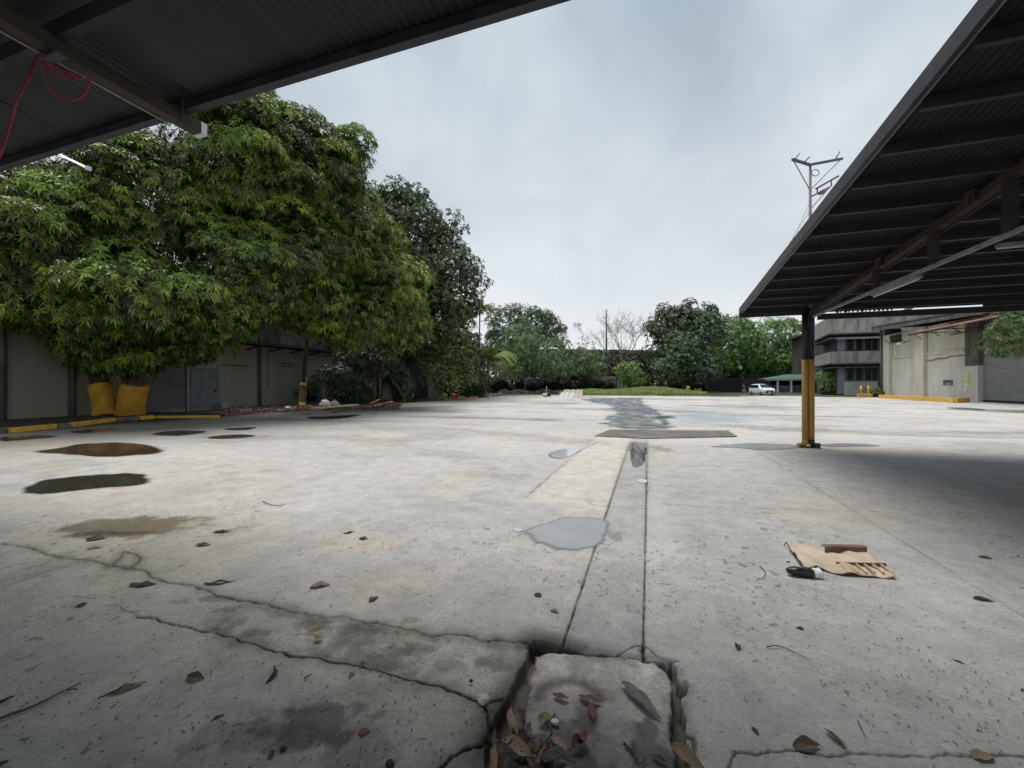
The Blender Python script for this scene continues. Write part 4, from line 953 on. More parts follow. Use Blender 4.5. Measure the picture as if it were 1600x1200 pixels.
# ------------------------------------------------------------------ car (white people carrier)
def car():
    o = G(1190, 617.6)
    t = empty('parked_car', (0, 0, 0), 'white people carrier parked beside the green roofed guard shelter', 'car')
    # local: +x forward, y across; half width 0.86, length 4.4
    prof = [  # x, z lower, z belt, z roof, half width at belt, half width at roof
        (2.17, .30, .70, .80, .74, .64), (2.10, .24, .92, .98, .80, .74), (1.80, .22, 1.02, 1.08, .855, .80), (1.30, .22, 1.08, 1.16, .87, .80),
        (.90, .22, 1.10, 1.42, .87, .74), (.45, .22, 1.10, 1.68, .87, .68), (-.2, .22, 1.10, 1.76, .87, .67), (-1.1, .22, 1.10, 1.76, .87, .66),
        (-1.80, .24, 1.10, 1.70, .86, .66), (-2.12, .28, 1.08, 1.35, .82, .68), (-2.20, .42, .95, 1.0, .74, .66)]
    m = MB(); vs = []; fs = []
    for (x, zl_, zb_, zt_, hb, ht) in prof:
        ring = [(hb * .9, zl_), (hb * 1.0, zl_ + .18), (hb * 1.01, (zl_ + zb_) / 2 + .05), (hb, zb_), ((hb + ht) / 2 + .01, (zb_ + zt_) / 2), (ht, zt_ - .05), (ht * .6, zt_)]
        ring = ring + [(-a_, b_) for a_, b_ in reversed(ring)]
        vs += [(x, a_, b_) for a_, b_ in ring]
    n = 14
    for i in range(len(prof) - 1):
        for k in range(n): fs.append((i * n + k, (i + 1) * n + k, (i + 1) * n + (k + 1) % n, i * n + (k + 1) % n))
    fs.append(tuple(range(n))); fs.append(tuple(reversed(range((len(prof) - 1) * n, len(prof) * n))))
    m.add(vs, fs, True); m.build('body', M['car_white'], t)
    # windows standing a few mm proud
    m = MB(); m.add([(1.27, .72, 1.19), (1.27, -.72, 1.19), (.46, -.62, 1.67), (.46, .62, 1.67)], [(0, 1, 2, 3)]); m.v = [(x + .015, y, z + .02) for x, y, z in m.v]; m.build('windscreen', M['car_glass'], t)
    for s in (-1, 1):
        for (xa, xb, xc_, xd) in ((.72, -.18, -.14, .34), (-.24, -1.05, -1.05, -.2), (-1.12, -1.9, -1.72, -1.12)):
            m = MB(); m.add([(xa + .1, s * .882, 1.13), (xb, s * .882, 1.13), (xc_, s * .735, 1.64), (xd + .1, s * .745, 1.62)], [(0, 1, 2, 3)]); m.build('side_window', M['car_glass'], t)
        m = MB(); m.add([(2.09, s * .82, .76), (2.16, s * .50, .76), (2.14, s * .50, .88), (1.99, s * .86, .93)], [(0, 1, 2, 3)]); m.v = [(x + .03, y, z) for x, y, z in m.v]; m.build('headlight', M['lamp_glass'], t)
        m = MB(); m.box(.78, s * .88, 1.03, .62, s * 1.04, 1.17); m.build('mirror', M['car_white'], t, bevel=.03)
        for x in (1.35, -1.35):
            m = MB(); m.tube([(x, s * .70, .31), (x, s * .885, .31)], .315, 20); w_ = m.build('wheel', M['car_black'], t)
            m = MB(); m.tube([(x, s * .886, .31), (x, s * .90, .31)], .20, 14); m.build('rim', M['rim'], w_)
    m = MB(); m.add([(2.195, .50, .38), (2.195, -.50, .38), (2.195, -.64, .56), (2.19, -.46, .74), (2.19, .46, .74), (2.195, .64, .56)], [(0, 5, 4, 3, 2, 1)]); m.build('grille', M['car_black'], t)
    for s in (-1, 1):
        m = MB(); m.add([(2.175, s * .66, .34), (2.11, s * .83, .38), (2.09, s * .84, .66), (2.175, s * .70, .56)], [(0, 1, 2, 3)]); m.v = [(x + .03, y, z) for x, y, z in m.v]; m.build('bumper_vent', M['car_black'], t)
    m = MB(); m.box(2.2, -.24, .44, 2.225, .24, .55); m.build('number_plate', M['white_paint'], t)
    m = MB(); m.box(2.0, -.7, .20, 2.19, .7, .30); m.build('lower_bumper', M['car_black'], t)
    t.location = o
    t.rotation_euler = (0, 0, R_(-74)); t.scale = (1, 1, 1)
    return t
car()

# ------------------------------------------------------------------ poles, masts
def utility_pole():
    d = 30.0
    b = G(1266, HOR + FPX * CAM_H / d); X, Y = b.x, b.y
    t = empty('utility_pole', (X, Y, 0), 'rusty steel utility pole with V shaped arms rising behind the right canopy', 'pole')
    zt = lambda py: CAM_H + d * (HOR - py) / FPX
    m = MB(); m.tube([(X, Y, 0), (X, Y, zt(400)), (X, Y, zt(257))], [.15, .11, .085], 12); m.build('pole', M['pole_steel'], t)
    q = lambda px, py, dd=0: at3(px, py, d + dd)
    for (a, b_) in ((q(1267, 258), q(1238, 249, -1)), (q(1268, 257), q(1316, 248, 1.2))):
        m = MB(); m.bar(a, b_, .14, .16); m.build('arm', M['steel_arm'], t)
    m = MB(); m.tube([q(1240, 251, -1), q(1265, 296)], .03, 6); m.tube([q(1313, 250, 1.2), q(1269, 294)], .03, 6); m.build('brace', M['steel_arm'], t)
    for (a, b_) in ((q(1243, 248, -1), q(1249, 240, -.6)), (q(1258, 252, -.5), q(1265, 245, -.1)), (q(1306, 248, 1), q(1312, 237, 1.4))): m = MB(); m.tube([a, b_], .045, 6); m.build('insulator_pin', M['steel_arm'], t)
    m = MB(); m.tube([q(1274 + 6 * math.cos(k * PI / 8), 270 - 5 * math.sin(k * PI / 8), .3 * math.sin(k * PI / 8)) for k in range(17)], .028, 6, cap=False); m.build('wire_loop', M['steel_arm'], t)
    m = MB(); m.bar(q(1268, 307), q(1297, 292, 1), .09, .1); m.bar(q(1275, 295, .2), q(1310, 275, 1.4), .09, .12)
    m.bar(q(1277, 303, .3), q(1277, 294, .3), .07, .07); m.bar(q(1299, 291, 1), q(1299, 283, 1), .07, .07); m.tube([q(1269, 324), q(1297, 292, 1)], .03, 6); m.build('side_frame', M['steel_arm'], t)
    m = MB(); m.tube([q(1281, 302, .4), q(1287, 299, .6), q(1290, 297, .7)], [.14, .17, .1], 10); m.build('lamp', texmat('lampred', (.28, .09, .07), (.4, .16, .12), rough=.6), t)
    m = MB(); m.tube([(X - .05, Y, zt(330)), at3(1215, 410, 40), at3(1180, 462, 48)], .012, 5); m.tube([(X - .05, Y, zt(318)), at3(1222, 410, 42), at3(1186, 455, 50)], .012, 5); m.build('guy_wire', M['steel_arm'], t)
utility_pole()
b = at3(947.5, 545, 118); b.z = 0
t = empty('light_mast', b, 'tall slim mast standing on the viaduct in the distance', 'mast')
m = MB(); m.tube([(b.x, b.y, 10), (b.x, b.y, CAM_H + 118 * (HOR - 484) / FPX)], [.28, .14], 8); m.build('mast', M['steel_arm'], t)
# faint lattice tower behind the left trees
p = at3(769, 602, 160)
t = empty('lattice_tower', (p.x, p.y, 0), 'faint grey lattice power tower behind the trees left of centre', 'tower')
m = MB(); zt = CAM_H + 160 * (HOR - 474) / FPX
L4 = [(-2.6, -2.6), (2.6, -2.6), (2.6, 2.6), (-2.6, 2.6)]
def tw(z, c): f = 1 - .72 * z / zt; return Vector((p.x + c[0] * f, p.y + c[1] * f, z))
for c in L4: m.tube([tw(0, c), tw(zt, c)], .12, 5)
nz_ = 12
for i in range(nz_):
    za, zb = zt * i / nz_, zt * (i + 1) / nz_
    for j in range(4):
        m.tube([tw(za, L4[j]), tw(zb, L4[(j + 1) % 4])], .06, 4); m.tube([tw(zb, L4[j]), tw(zb, L4[(j + 1) % 4])], .06, 4)
for z in (zt * .8, zt * .93): m.bar((p.x - 5, p.y, z), (p.x + 5, p.y, z), .2, .25)
m.build('lattice', M['light_steel'], t)

# ------------------------------------------------------------------ viaduct and low walls at the far end
VD = 120
def vline(px, d): p = at3(px, 600, d); return p
t = empty('viaduct', (at3(940, 600, VD).x, at3(940, 600, VD).y, 0), 'stained concrete elevated road with dark gaps crossing behind the far trees', 'viaduct')
A = at3(560, 600, VD); Bq = at3(1320, 600, VD + 20)
zt = lambda py: CAM_H + VD * (HOR - py) / FPX
A_v, B_v, zt_v = A, Bq, zt
m = MB(); m.bar((A.x, A.y, (zt(562) + zt(547)) / 2), (Bq.x, Bq.y, (zt(562) + zt(547)) / 2), 9, zt(547) - zt(562)); m.build('deck', M['viaduct'], t)
m = MB(); m.bar((A.x, A.y - 4.6, (zt(548) + zt(544)) / 2), (Bq.x, Bq.y - 4.6, (zt(548) + zt(544)) / 2), .3, zt(544) - zt(548)); m.build('parapet', M['concrete_pale'], t)
for px in (700, 800, 872, 947, 1020, 1100, 1200):
    q = A.lerp(Bq, (px - 560) / 760); m = MB(); m.box(q.x - 1.1, q.y - 1.2, 0, q.x + 1.1, q.y + 1.2, zt(562)); m.box(q.x - 3.2, q.y - 1.3, zt(566), q.x + 3.2, q.y + 1.3, zt(561.9)); m.build('pier', M['viaduct'], t)
wy0 = G(940, 613).y + 4
for (pa_, pb_, top, lab) in ((928, 962, 588, 'pale stained low concrete wall in front of the viaduct left of the round bush'), (964, 1000, 592, 'darker low concrete wall behind the round bush at the far end')):
    xa, xb = onY(pa_, wy0)[1], onY(pb_, wy0)[1]; m = MB(); z = wy(pa_, top, wy0)[1]
    m.box(xa, wy0, 0, xb, wy0 + .25, z)
    for k in range(4): x = xa + (xb - xa) * k / 4; m.box(x, wy0 - .1, 0, x + .3, wy0, z + .1)
    tag(m.build('boundary_wall', M['concrete_old']), lab, 'wall')
xa, xb = onY(740, wy0 - 2)[1], onY(765, wy0 - 2)[1]
m = MB(); m.box(xa, wy0 - 2, 0, xb, wy0 - 1.7, 4); tag(m.build('boundary_wall', M['concrete_dark']), 'dark grey wall behind the small coconut palm', 'wall')

# ------------------------------------------------------------------ foliage
def unit(v): return v / np.maximum(np.linalg.norm(v, axis=1, keepdims=True), 1e-9)
def rdirs(rng, n):
    v = rng.normal(size=(n, 3)); return unit(v)
def whorls(rng, P, Nn, nl, Ln, Wd, droop, cdark, cbright, elev=(-0.35, 0.75), K=None):
    """leaves in rosettes at points P facing Nn: lanceolate folded quads with a colour of their own"""
    n = len(P); N = unit(Nn)
    t1 = unit(np.cross(N, rdirs(rng, n))); t2 = np.cross(N, t1)
    ph = (np.arange(nl)[None, :] / nl * 2 * PI * 1.0 + rng.uniform(-.45, .45, (n, nl)) + rng.uniform(0, 6, (n, 1)))
    el = rng.uniform(elev[0], elev[1], (n, nl))
    rad = t1[:, None, :] * np.cos(ph)[..., None] + t2[:, None, :] * np.sin(ph)[..., None]
    dr = rad * np.cos(el)[..., None] + N[:, None, :] * np.sin(el)[..., None]
    dr = dr.reshape(-1, 3); c = np.repeat(P, nl, 0); Nr = np.repeat(N, nl, 0)
    l = Ln * rng.uniform(.65, 1.15, len(c)); wd = Wd * rng.uniform(.8, 1.2, len(c))
    sd = unit(np.cross(dr, Nr)); up = np.cross(sd, dr)
    mid = c + dr * (l * .48)[:, None]; mid[:, 2] -= droop * l * .2
    tip = c + dr * l[:, None]; tip[:, 2] -= droop * l * .75
    base = c + dr * (l * .06)[:, None]
    h = up * (wd * .22)[:, None]
    a = mid + sd * (wd * .5)[:, None] + h; b = mid - sd * (wd * .5)[:, None] + h
    V = np.stack([base, a, tip, b], 1).reshape(-1, 3)
    F = np.arange(len(V)).reshape(-1, 4)
    k = (rng.uniform(0, 1, n) ** 2.0)[:, None] * .85 + rng.uniform(0, .25, (n, nl)); k = k + (0 if K is None else K[:, None]); k = np.clip(k, 0, 1.1).reshape(-1, 1)
    col = np.array(cdark)[None] * (1 - k) + np.array(cbright)[None] * k
    col = np.repeat(col, 4, 0)
    return V, F, col
def crown_points(rng, ell, sub, rs, per, fill=0.25, lower=-0.45, flat=0.7):
    """ell: big masses (x,y,z,rx,ry,rz); each carries clumps of its own, whose shells carry the rosettes"""
    P = []; Nn = []; subs = []; K = []
    E = [np.array(e, float) for e in ell]
    tot = sum(e[3] * e[4] for e in E)
    for i, e in enumerate(E):
        k = max(3, int(sub * e[3] * e[4] / tot)); got = 0; tries = 0
        while got < k and tries < k * 12:
            tries += 1
            d = rdirs(rng, 1)[0]
            if d[2] < lower - .25: continue
            c = e[:3] + e[3:] * d * rng.uniform(.66, .98)
            if subs and min(((c - q[0]) ** 2).sum() / q[1] ** 2 for q in subs) < .66: continue
            if any(j != i and (((c - q[:3]) / q[3:]) ** 2).sum() < .5 for j, q in enumerate(E)): continue
            got += 1; r = rs * rng.uniform(.65, 1.3); subs.append((c, r))
            dd = rdirs(rng, per); keep = dd[:, 2] > lower; dd = dd[keep]
            keep = (dd @ d) > -.5; dd = dd[keep]
            rr = r * rng.uniform(.78, 1.06, len(dd))
            p = c + dd * rr[:, None] * np.array([1, 1, flat]); P.append(p); Nn.append(dd + np.array([0, 0, .35]) + d * .3); K.append(np.full(len(p), rng.uniform(-.25, .35)))
        m = int(fill * k * per)
        dd = rdirs(rng, m); p = e[:3] + dd * e[3:] * (rng.uniform(.25, .9, m) ** .6)[:, None]; P.append(p); Nn.append(dd + np.array([0, 0, .3])); K.append(np.full(m, -.1))
    return np.concatenate(P), np.concatenate(Nn), subs, np.concatenate(K)
def limbs(rng, base, fork, subs, r0, n=14, mat=None, name='trunk', parent=None, trunks=None):
    m = MB(); R = random.Random(int(rng.integers(1e6)))
    for tr in (trunks or [[base, fork]]):
        rr = [r0 * (1.12 if i == 0 else 1 - .35 * i / (len(tr) - 1)) for i in range(len(tr))]
        m.tube(smooth(tr, 4), [r0 * (1.12 - .5 * i / (4 * (len(tr) - 1))) for i in range(4 * (len(tr) - 1) + 1)], 12, jit=.05, rng=R)
    tops = [Vector(tr[-1]) for tr in (trunks or [[base, fork]])]
    idx = rng.permutation(len(subs))[:n]
    for i in idx:
        c = Vector(subs[i][0]); s_ = min(tops, key=lambda q: (q - c).length)
        mid = s_.lerp(c, .5) + Vector((R.uniform(-.4, .4), R.uniform(-.4, .4), -(c - s_).length * .06))
        pts = smooth([s_ - Vector((0, 0, .25)), mid, c], 4)
        m.tube(pts, [r0 * (.42 - .36 * j / (len(pts) - 1)) for j in range(len(pts))], 7, jit=.05, rng=R)
    return m.build(name, mat or M['bark'], parent)
def tree(name, label, cat, base, ell, sub=40, rs=1.2, per=60, nl=8, Ln=.3, Wd=.06, droop=.5, cd_=(.02, .045, .008), cb_=(.10, .18, .03), fill=.25, seed=1, r0=.3, fork=None, trunks=None, bark=None, nlimb=12, group=None, lower=-.45, flat=.7, elev=(-.35, .75)):
    rng = np.random.default_rng(seed)
    t = empty(name, base, label, cat, group)
    P, Nn, subs, K = crown_points(rng, ell, sub, rs, per, fill, lower, flat)
    V, F, col = whorls(rng, P, Nn, nl, Ln, Wd, droop, cd_, cb_, elev, K)
    npmesh('crown', V, F, M['leaf'], col, parent=t)
    fork = fork or (base[0], base[1], ell[0][2] - ell[0][5] * .6)
    limbs(rng, base, fork, subs, r0, nlimb, bark, 'trunk', t, trunks)
    return t
def E3(px, py, d, rpx, ry=None, depth=None):
    """mass seen at pixel with radius in pixels at depth d"""
    p = at3(px, py, d); r = rpx * d / FPX; rz = (ry or rpx) * d / FPX
    return (p.x, p.y, p.z, r, depth or r, rz)
MANGO_D, MANGO_B = (.015, .038, .006), (.28, .40, .045)
# great mango with two painted trunks
tb = G(186, 652); tb2 = G(166, 652); tb3 = G(203, 651)
T1 = tree('mango_tree', 'huge mango tree with two fat yellow painted trunks at the far left', 'tree', (tb.x, tb.y, 0),
     [E3(230, 320, 17.5, 118, 108), E3(380, 265, 19, 112, 100), E3(470, 275, 21, 82, 88), E3(85, 410, 16.5, 135, 100), E3(-60, 400, 16, 140, 120),
      E3(235, 462, 15.5, 88, 62), E3(70, 350, 19, 110, 80), E3(385, 430, 19, 90, 85), E3(425, 192, 20, 52, 42), E3(545, 260, 22, 30, 55), E3(330, 500, 18.5, 66, 40), E3(250, 520, 21, 80, 34), E3(20, 475, 19, 110, 45), E3(196, 556, 20, 62, 40), E3(285, 540, 20.5, 56, 34), E3(140, 540, 20, 50, 36), E3(160, 500, 18, 100, 50), E3(470, 390, 21, 70, 70)],
     sub=170, rs=1.25, per=330, nl=10, Ln=.25, Wd=.062, droop=.6, cd_=MANGO_D, cb_=MANGO_B, seed=3, r0=.40, nlimb=24, fill=.45, lower=-.1, flat=.75,
     trunks=[[Vector((tb2.x, tb2.y, -.1)), at3(162, 625, 20.3), at3(154, 592, 20.3), at3(130, 530, 19.6), at3(110, 470, 19)], [Vector((tb3.x, tb3.y, -.1)), at3(206, 625, 20.3), at3(214, 592, 20.2), at3(262, 530, 20), at3(320, 440, 20)]])
def painted(t, pts, r, name='painted_trunk_base'):
    m = MB(); R = random.Random(5); q = smooth(pts, 5)
    m.tube(q, [r * (1.12 - .12 * min(1, i / 3)) for i in range(len(q))], 30, jit=.035, rng=R); return m.build(name, M['yellow_paint'], t)
painted(T1, [Vector((tb2.x, tb2.y, .05)), at3(162, 625, 20.3), at3(156, 600, 20.3)], .47)
painted(T1, [Vector((tb3.x, tb3.y, .05)), at3(206, 625, 20.3), at3(211, 600, 20.2)], .54)
b = G(472, 638)
T2 = tree('mango_tree', 'bright mango tree with a slim trunk, yellow at its foot, right of the huge one', 'tree', (b.x, b.y, 0),
     [E3(528, 385, 26, 88, 80), E3(590, 455, 27, 64, 66), E3(478, 470, 24, 68, 58), E3(615, 500, 29, 46, 58), E3(500, 330, 27, 56, 50), E3(545, 505, 26, 60, 50)],
     sub=90, rs=1.4, per=240, nl=9, Ln=.29, Wd=.07, droop=.6, lower=-.25, flat=.85, cd_=(.018, .044, .007), cb_=(.32, .44, .05), seed=7, r0=.17, nlimb=14, fill=.4,
     trunks=[[Vector((b.x, b.y, -.1)), at3(474, 600, 28.8), at3(478, 550, 28.6), at3(490, 480, 27.5)]])
painted(T2, [Vector((b.x, b.y, .05)), at3(473, 618, 28.8), at3(474, 598, 28.8)], .20)
b = G(603, 629)
tree('broadleaf_tree', 'tall dark glossy leaved tree with an open top behind the bright mango tree', 'tree', (b.x, b.y, 0),
     [E3(628, 352, 42, 60, 58), E3(688, 418, 44, 50, 52), E3(652, 440, 42, 60, 60), E3(712, 470, 46, 34, 50), E3(590, 340, 42, 34, 40), E3(680, 515, 45, 52, 52), E3(735, 440, 46, 18, 14), E3(705, 352, 44, 18, 14), E3(600, 520, 40, 50, 60)],
     sub=230, rs=1.35, per=50, nl=6, Ln=.40, Wd=.17, droop=.25, cd_=(.02, .04, .012), cb_=(.11, .175, .04), seed=11, r0=.5, nlimb=40, fill=.18,
     trunks=[[Vector((b.x, b.y, -.1)), at3(606, 585, 40), at3(612, 530, 41), at3(635, 440, 42)]])
b = G(702, 623)
tree('fig_tree', 'dense rounded tree clad in small yellow green leaves down to the ground, before the gateway', 'tree', (b.x, b.y, 0),
     [E3(700, 505, 45, 38, 44), E3(712, 545, 44, 34, 44), E3(688, 590, 43, 26, 34), E3(722, 585, 46, 22, 32), E3(672, 560, 44, 20, 36)],
     sub=90, rs=.85, per=60, nl=6, Ln=.21, Wd=.10, droop=.2, cd_=(.035, .07, .014), cb_=(.24, .34, .06), seed=13, r0=.3, lower=-.8, flat=1)
b = G(632, 629)
tree('ivy_clump', 'leafy climbing clump round a stump left of the dark gateway', 'plant', (b.x, b.y, 0),
     [E3(625, 600, 39, 15, 26), E3(640, 612, 38, 10, 14), E3(608, 575, 39, 14, 22)], sub=40, rs=.5, per=50, nl=6, Ln=.22, Wd=.10, droop=.3, cd_=(.015, .03, .01), cb_=(.06, .09, .03), seed=14, r0=.2, lower=-.9, flat=1)
b = G(508, 634)
tree('young_tree', 'low dark leafy tree with a thin leaning stem above the white bags', 'tree', (b.x, b.y, 0),
     [E3(560, 572, 32, 34, 34), E3(530, 590, 31, 26, 22), E3(585, 560, 33, 28, 34)], sub=45, rs=.8, per=50, nl=7, Ln=.33, Wd=.07, droop=.6, cd_=(.012, .026, .008), cb_=(.045, .075, .022), seed=15, r0=.09, nlimb=14,
     trunks=[[Vector((b.x, b.y, -.1)), at3(510, 610, 32), at3(520, 590, 32)]])
b = G(482, 633)
tree('shrub', 'small dark shrub beside the slim mango trunk', 'plant', (b.x, b.y, 0), [E3(484, 614, 31, 13, 15), E3(486, 600, 31, 8, 8)], sub=12, rs=.4, per=50, nl=6, Ln=.25, Wd=.06, droop=.5, cd_=(.012, .024, .008), cb_=(.045, .07, .02), seed=16, r0=.04, lower=-.9, flat=1)
b = G(560, 630)
tree('shrub', 'drooping dark bush at the foot of the wall behind the white bags', 'plant', (b.x, b.y, 0), [E3(545, 612, 34, 20, 16), E3(565, 606, 35, 18, 20)], sub=18, rs=.6, per=50, nl=6, Ln=.32, Wd=.07, droop=.7, cd_=(.012, .024, .008), cb_=(.04, .065, .02), seed=17, r0=.05, lower=-.9, flat=1)
b = at3(742, 612, 52)
tree('shrub', 'tall leafy bush between the fig tree and the small coconut palm', 'plant', (b.x, b.y, 0), [E3(738, 560, 54, 20, 40), E3(742, 596, 52, 18, 20)], sub=50, rs=.9, per=50, nl=6, Ln=.30, Wd=.13, droop=.3, cd_=(.016, .032, .010), cb_=(.06, .10, .024), seed=18, r0=.12, lower=-.9, flat=1)
# trees beyond the yard
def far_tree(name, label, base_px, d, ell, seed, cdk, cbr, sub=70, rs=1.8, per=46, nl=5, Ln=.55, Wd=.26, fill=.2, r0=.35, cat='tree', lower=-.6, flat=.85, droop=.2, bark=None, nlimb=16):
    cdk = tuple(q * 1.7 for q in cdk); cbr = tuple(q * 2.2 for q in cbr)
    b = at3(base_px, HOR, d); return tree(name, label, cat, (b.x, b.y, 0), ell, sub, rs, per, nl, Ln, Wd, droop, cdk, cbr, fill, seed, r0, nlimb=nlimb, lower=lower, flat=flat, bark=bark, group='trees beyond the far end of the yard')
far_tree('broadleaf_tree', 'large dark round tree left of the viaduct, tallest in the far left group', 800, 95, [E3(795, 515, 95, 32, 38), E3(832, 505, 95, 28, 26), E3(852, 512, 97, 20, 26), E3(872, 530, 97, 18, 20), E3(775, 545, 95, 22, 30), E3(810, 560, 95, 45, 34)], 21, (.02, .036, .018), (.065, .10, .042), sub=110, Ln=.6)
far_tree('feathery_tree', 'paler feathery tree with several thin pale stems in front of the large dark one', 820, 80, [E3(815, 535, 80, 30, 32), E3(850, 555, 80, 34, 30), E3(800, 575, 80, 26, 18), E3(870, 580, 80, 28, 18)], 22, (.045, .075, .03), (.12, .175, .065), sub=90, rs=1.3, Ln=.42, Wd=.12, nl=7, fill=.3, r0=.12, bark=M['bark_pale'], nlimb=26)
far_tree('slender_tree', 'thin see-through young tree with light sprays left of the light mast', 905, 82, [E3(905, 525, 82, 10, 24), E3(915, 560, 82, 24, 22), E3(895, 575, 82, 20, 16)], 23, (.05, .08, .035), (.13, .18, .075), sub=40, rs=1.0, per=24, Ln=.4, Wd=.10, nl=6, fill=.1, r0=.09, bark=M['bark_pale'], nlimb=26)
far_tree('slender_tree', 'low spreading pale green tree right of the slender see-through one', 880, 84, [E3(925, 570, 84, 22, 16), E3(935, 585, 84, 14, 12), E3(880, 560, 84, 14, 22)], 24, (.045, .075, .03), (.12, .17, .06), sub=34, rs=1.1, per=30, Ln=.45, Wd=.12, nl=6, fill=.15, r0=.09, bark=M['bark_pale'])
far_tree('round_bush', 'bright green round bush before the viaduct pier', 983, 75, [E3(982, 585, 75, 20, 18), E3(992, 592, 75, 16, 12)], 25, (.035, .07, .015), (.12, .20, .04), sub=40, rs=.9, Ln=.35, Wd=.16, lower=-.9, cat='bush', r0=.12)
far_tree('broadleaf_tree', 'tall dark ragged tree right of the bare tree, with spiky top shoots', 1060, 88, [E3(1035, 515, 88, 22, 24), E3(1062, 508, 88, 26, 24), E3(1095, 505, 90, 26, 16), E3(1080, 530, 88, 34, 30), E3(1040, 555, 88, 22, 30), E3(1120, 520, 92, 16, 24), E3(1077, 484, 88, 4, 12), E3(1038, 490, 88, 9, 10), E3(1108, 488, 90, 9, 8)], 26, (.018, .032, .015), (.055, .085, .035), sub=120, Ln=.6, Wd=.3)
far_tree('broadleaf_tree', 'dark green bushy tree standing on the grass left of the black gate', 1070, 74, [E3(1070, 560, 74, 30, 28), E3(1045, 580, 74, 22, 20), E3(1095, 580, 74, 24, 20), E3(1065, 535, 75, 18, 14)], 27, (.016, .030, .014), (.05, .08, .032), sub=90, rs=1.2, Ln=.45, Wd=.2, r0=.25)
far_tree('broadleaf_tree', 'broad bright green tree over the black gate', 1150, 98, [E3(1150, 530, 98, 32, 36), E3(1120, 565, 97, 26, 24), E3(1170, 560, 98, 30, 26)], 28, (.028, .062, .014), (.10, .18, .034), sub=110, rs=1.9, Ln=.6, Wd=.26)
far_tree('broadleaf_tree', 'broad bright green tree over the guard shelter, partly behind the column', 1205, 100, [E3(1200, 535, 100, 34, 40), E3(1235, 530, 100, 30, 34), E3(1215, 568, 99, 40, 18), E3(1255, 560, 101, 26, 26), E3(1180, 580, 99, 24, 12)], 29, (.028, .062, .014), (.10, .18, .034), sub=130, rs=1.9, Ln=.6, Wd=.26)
far_tree('shrub', 'leafy green shrub at the foot of the office block', 1298, 66, [E3(1298, 592, 68, 15, 12), E3(1303, 603, 67, 17, 9)], 30, (.03, .06, .02), (.10, .17, .05), sub=34, rs=.8, Ln=.4, Wd=.12, cat='bush', r0=.1, lower=-.9)
far_tree('shrub', 'low dark weeds between the yellow bollards and the right warehouse', 1368, 54, [E3(1368, 614, 55, 13, 6), E3(1352, 617, 55, 6, 3)], 31, (.025, .045, .022), (.07, .10, .045), sub=16, rs=.5, Ln=.3, Wd=.08, cat='bush', r0=.03, lower=-.9)
# near tree reaching in from the right
b = at3(1700, 640, 24)
tree('leafy_tree', 'light green tree branch reaching in at the right edge in front of the shutter', 'tree', (b.x, b.y, 0),
     [E3(1600, 528, 24, 44, 26), E3(1640, 500, 24, 60, 34), E3(1578, 512, 24, 22, 10), E3(1590, 548, 24, 26, 8), E3(1690, 520, 24, 60, 40)], sub=90, rs=.6, per=36, nl=7, Ln=.22, Wd=.06, droop=.3, cd_=(.04, .075, .02), cb_=(.15, .22, .05), seed=33, r0=.16, fill=.2, nlimb=30, lower=-.7, flat=.5)
# bare tree
def bare():
    d = 90; b = at3(975, HOR, d)
    t = empty('bare_tree', (b.x, b.y, 0), 'leafless spreading tree against the pale sky right of the light mast', 'tree', 'trees beyond the far end of the yard')
    R = random.Random(4); m = MB()
    def br(p, dr, ln, r, lv):
        q = p + dr * ln * .5 + Vector((R.uniform(-.1, .1), R.uniform(-.1, .1), 0)) * ln; e_ = q + (dr + Vector((R.uniform(-.3, .3), R.uniform(-.3, .3), R.uniform(-.05, .2)))).normalized() * ln * .5
        m.tube([p, q, e_], [r, r * .8, r * .6], 5, cap=False)
        if lv == 0: return
        for k in range(3 if lv > 1 else 4):
            nd = (dr + Vector((R.uniform(-1, 1), R.uniform(-1, 1), R.uniform(-.15, .6))) * .75).normalized()
            br(e_ if k < 2 else q, nd, ln * R.uniform(.6, .85), r * .52, lv - 1)
    br(Vector((b.x, b.y, 0)), Vector((.05, 0, 1)), 6, .3, 5)
    m.build('trunk', texmat('bark_bare', (.2, .17, .14), (.34, .3, .25), scale=3, rough=.9), t)
    rng = np.random.default_rng(3)
    P = np.array([v for v in m.v if v[2] > 8]); P = P[rng.permutation(len(P))[:2200]] + rng.normal(size=(min(2200, len(P)), 3)) * .25
    V, F, c = whorls(rng, P, rdirs(rng, len(P)), 3, .18, .08, .2, (.22, .19, .15), (.36, .31, .25)); npmesh('twigs', V, F, M['leaf'], c, parent=t)
bare()
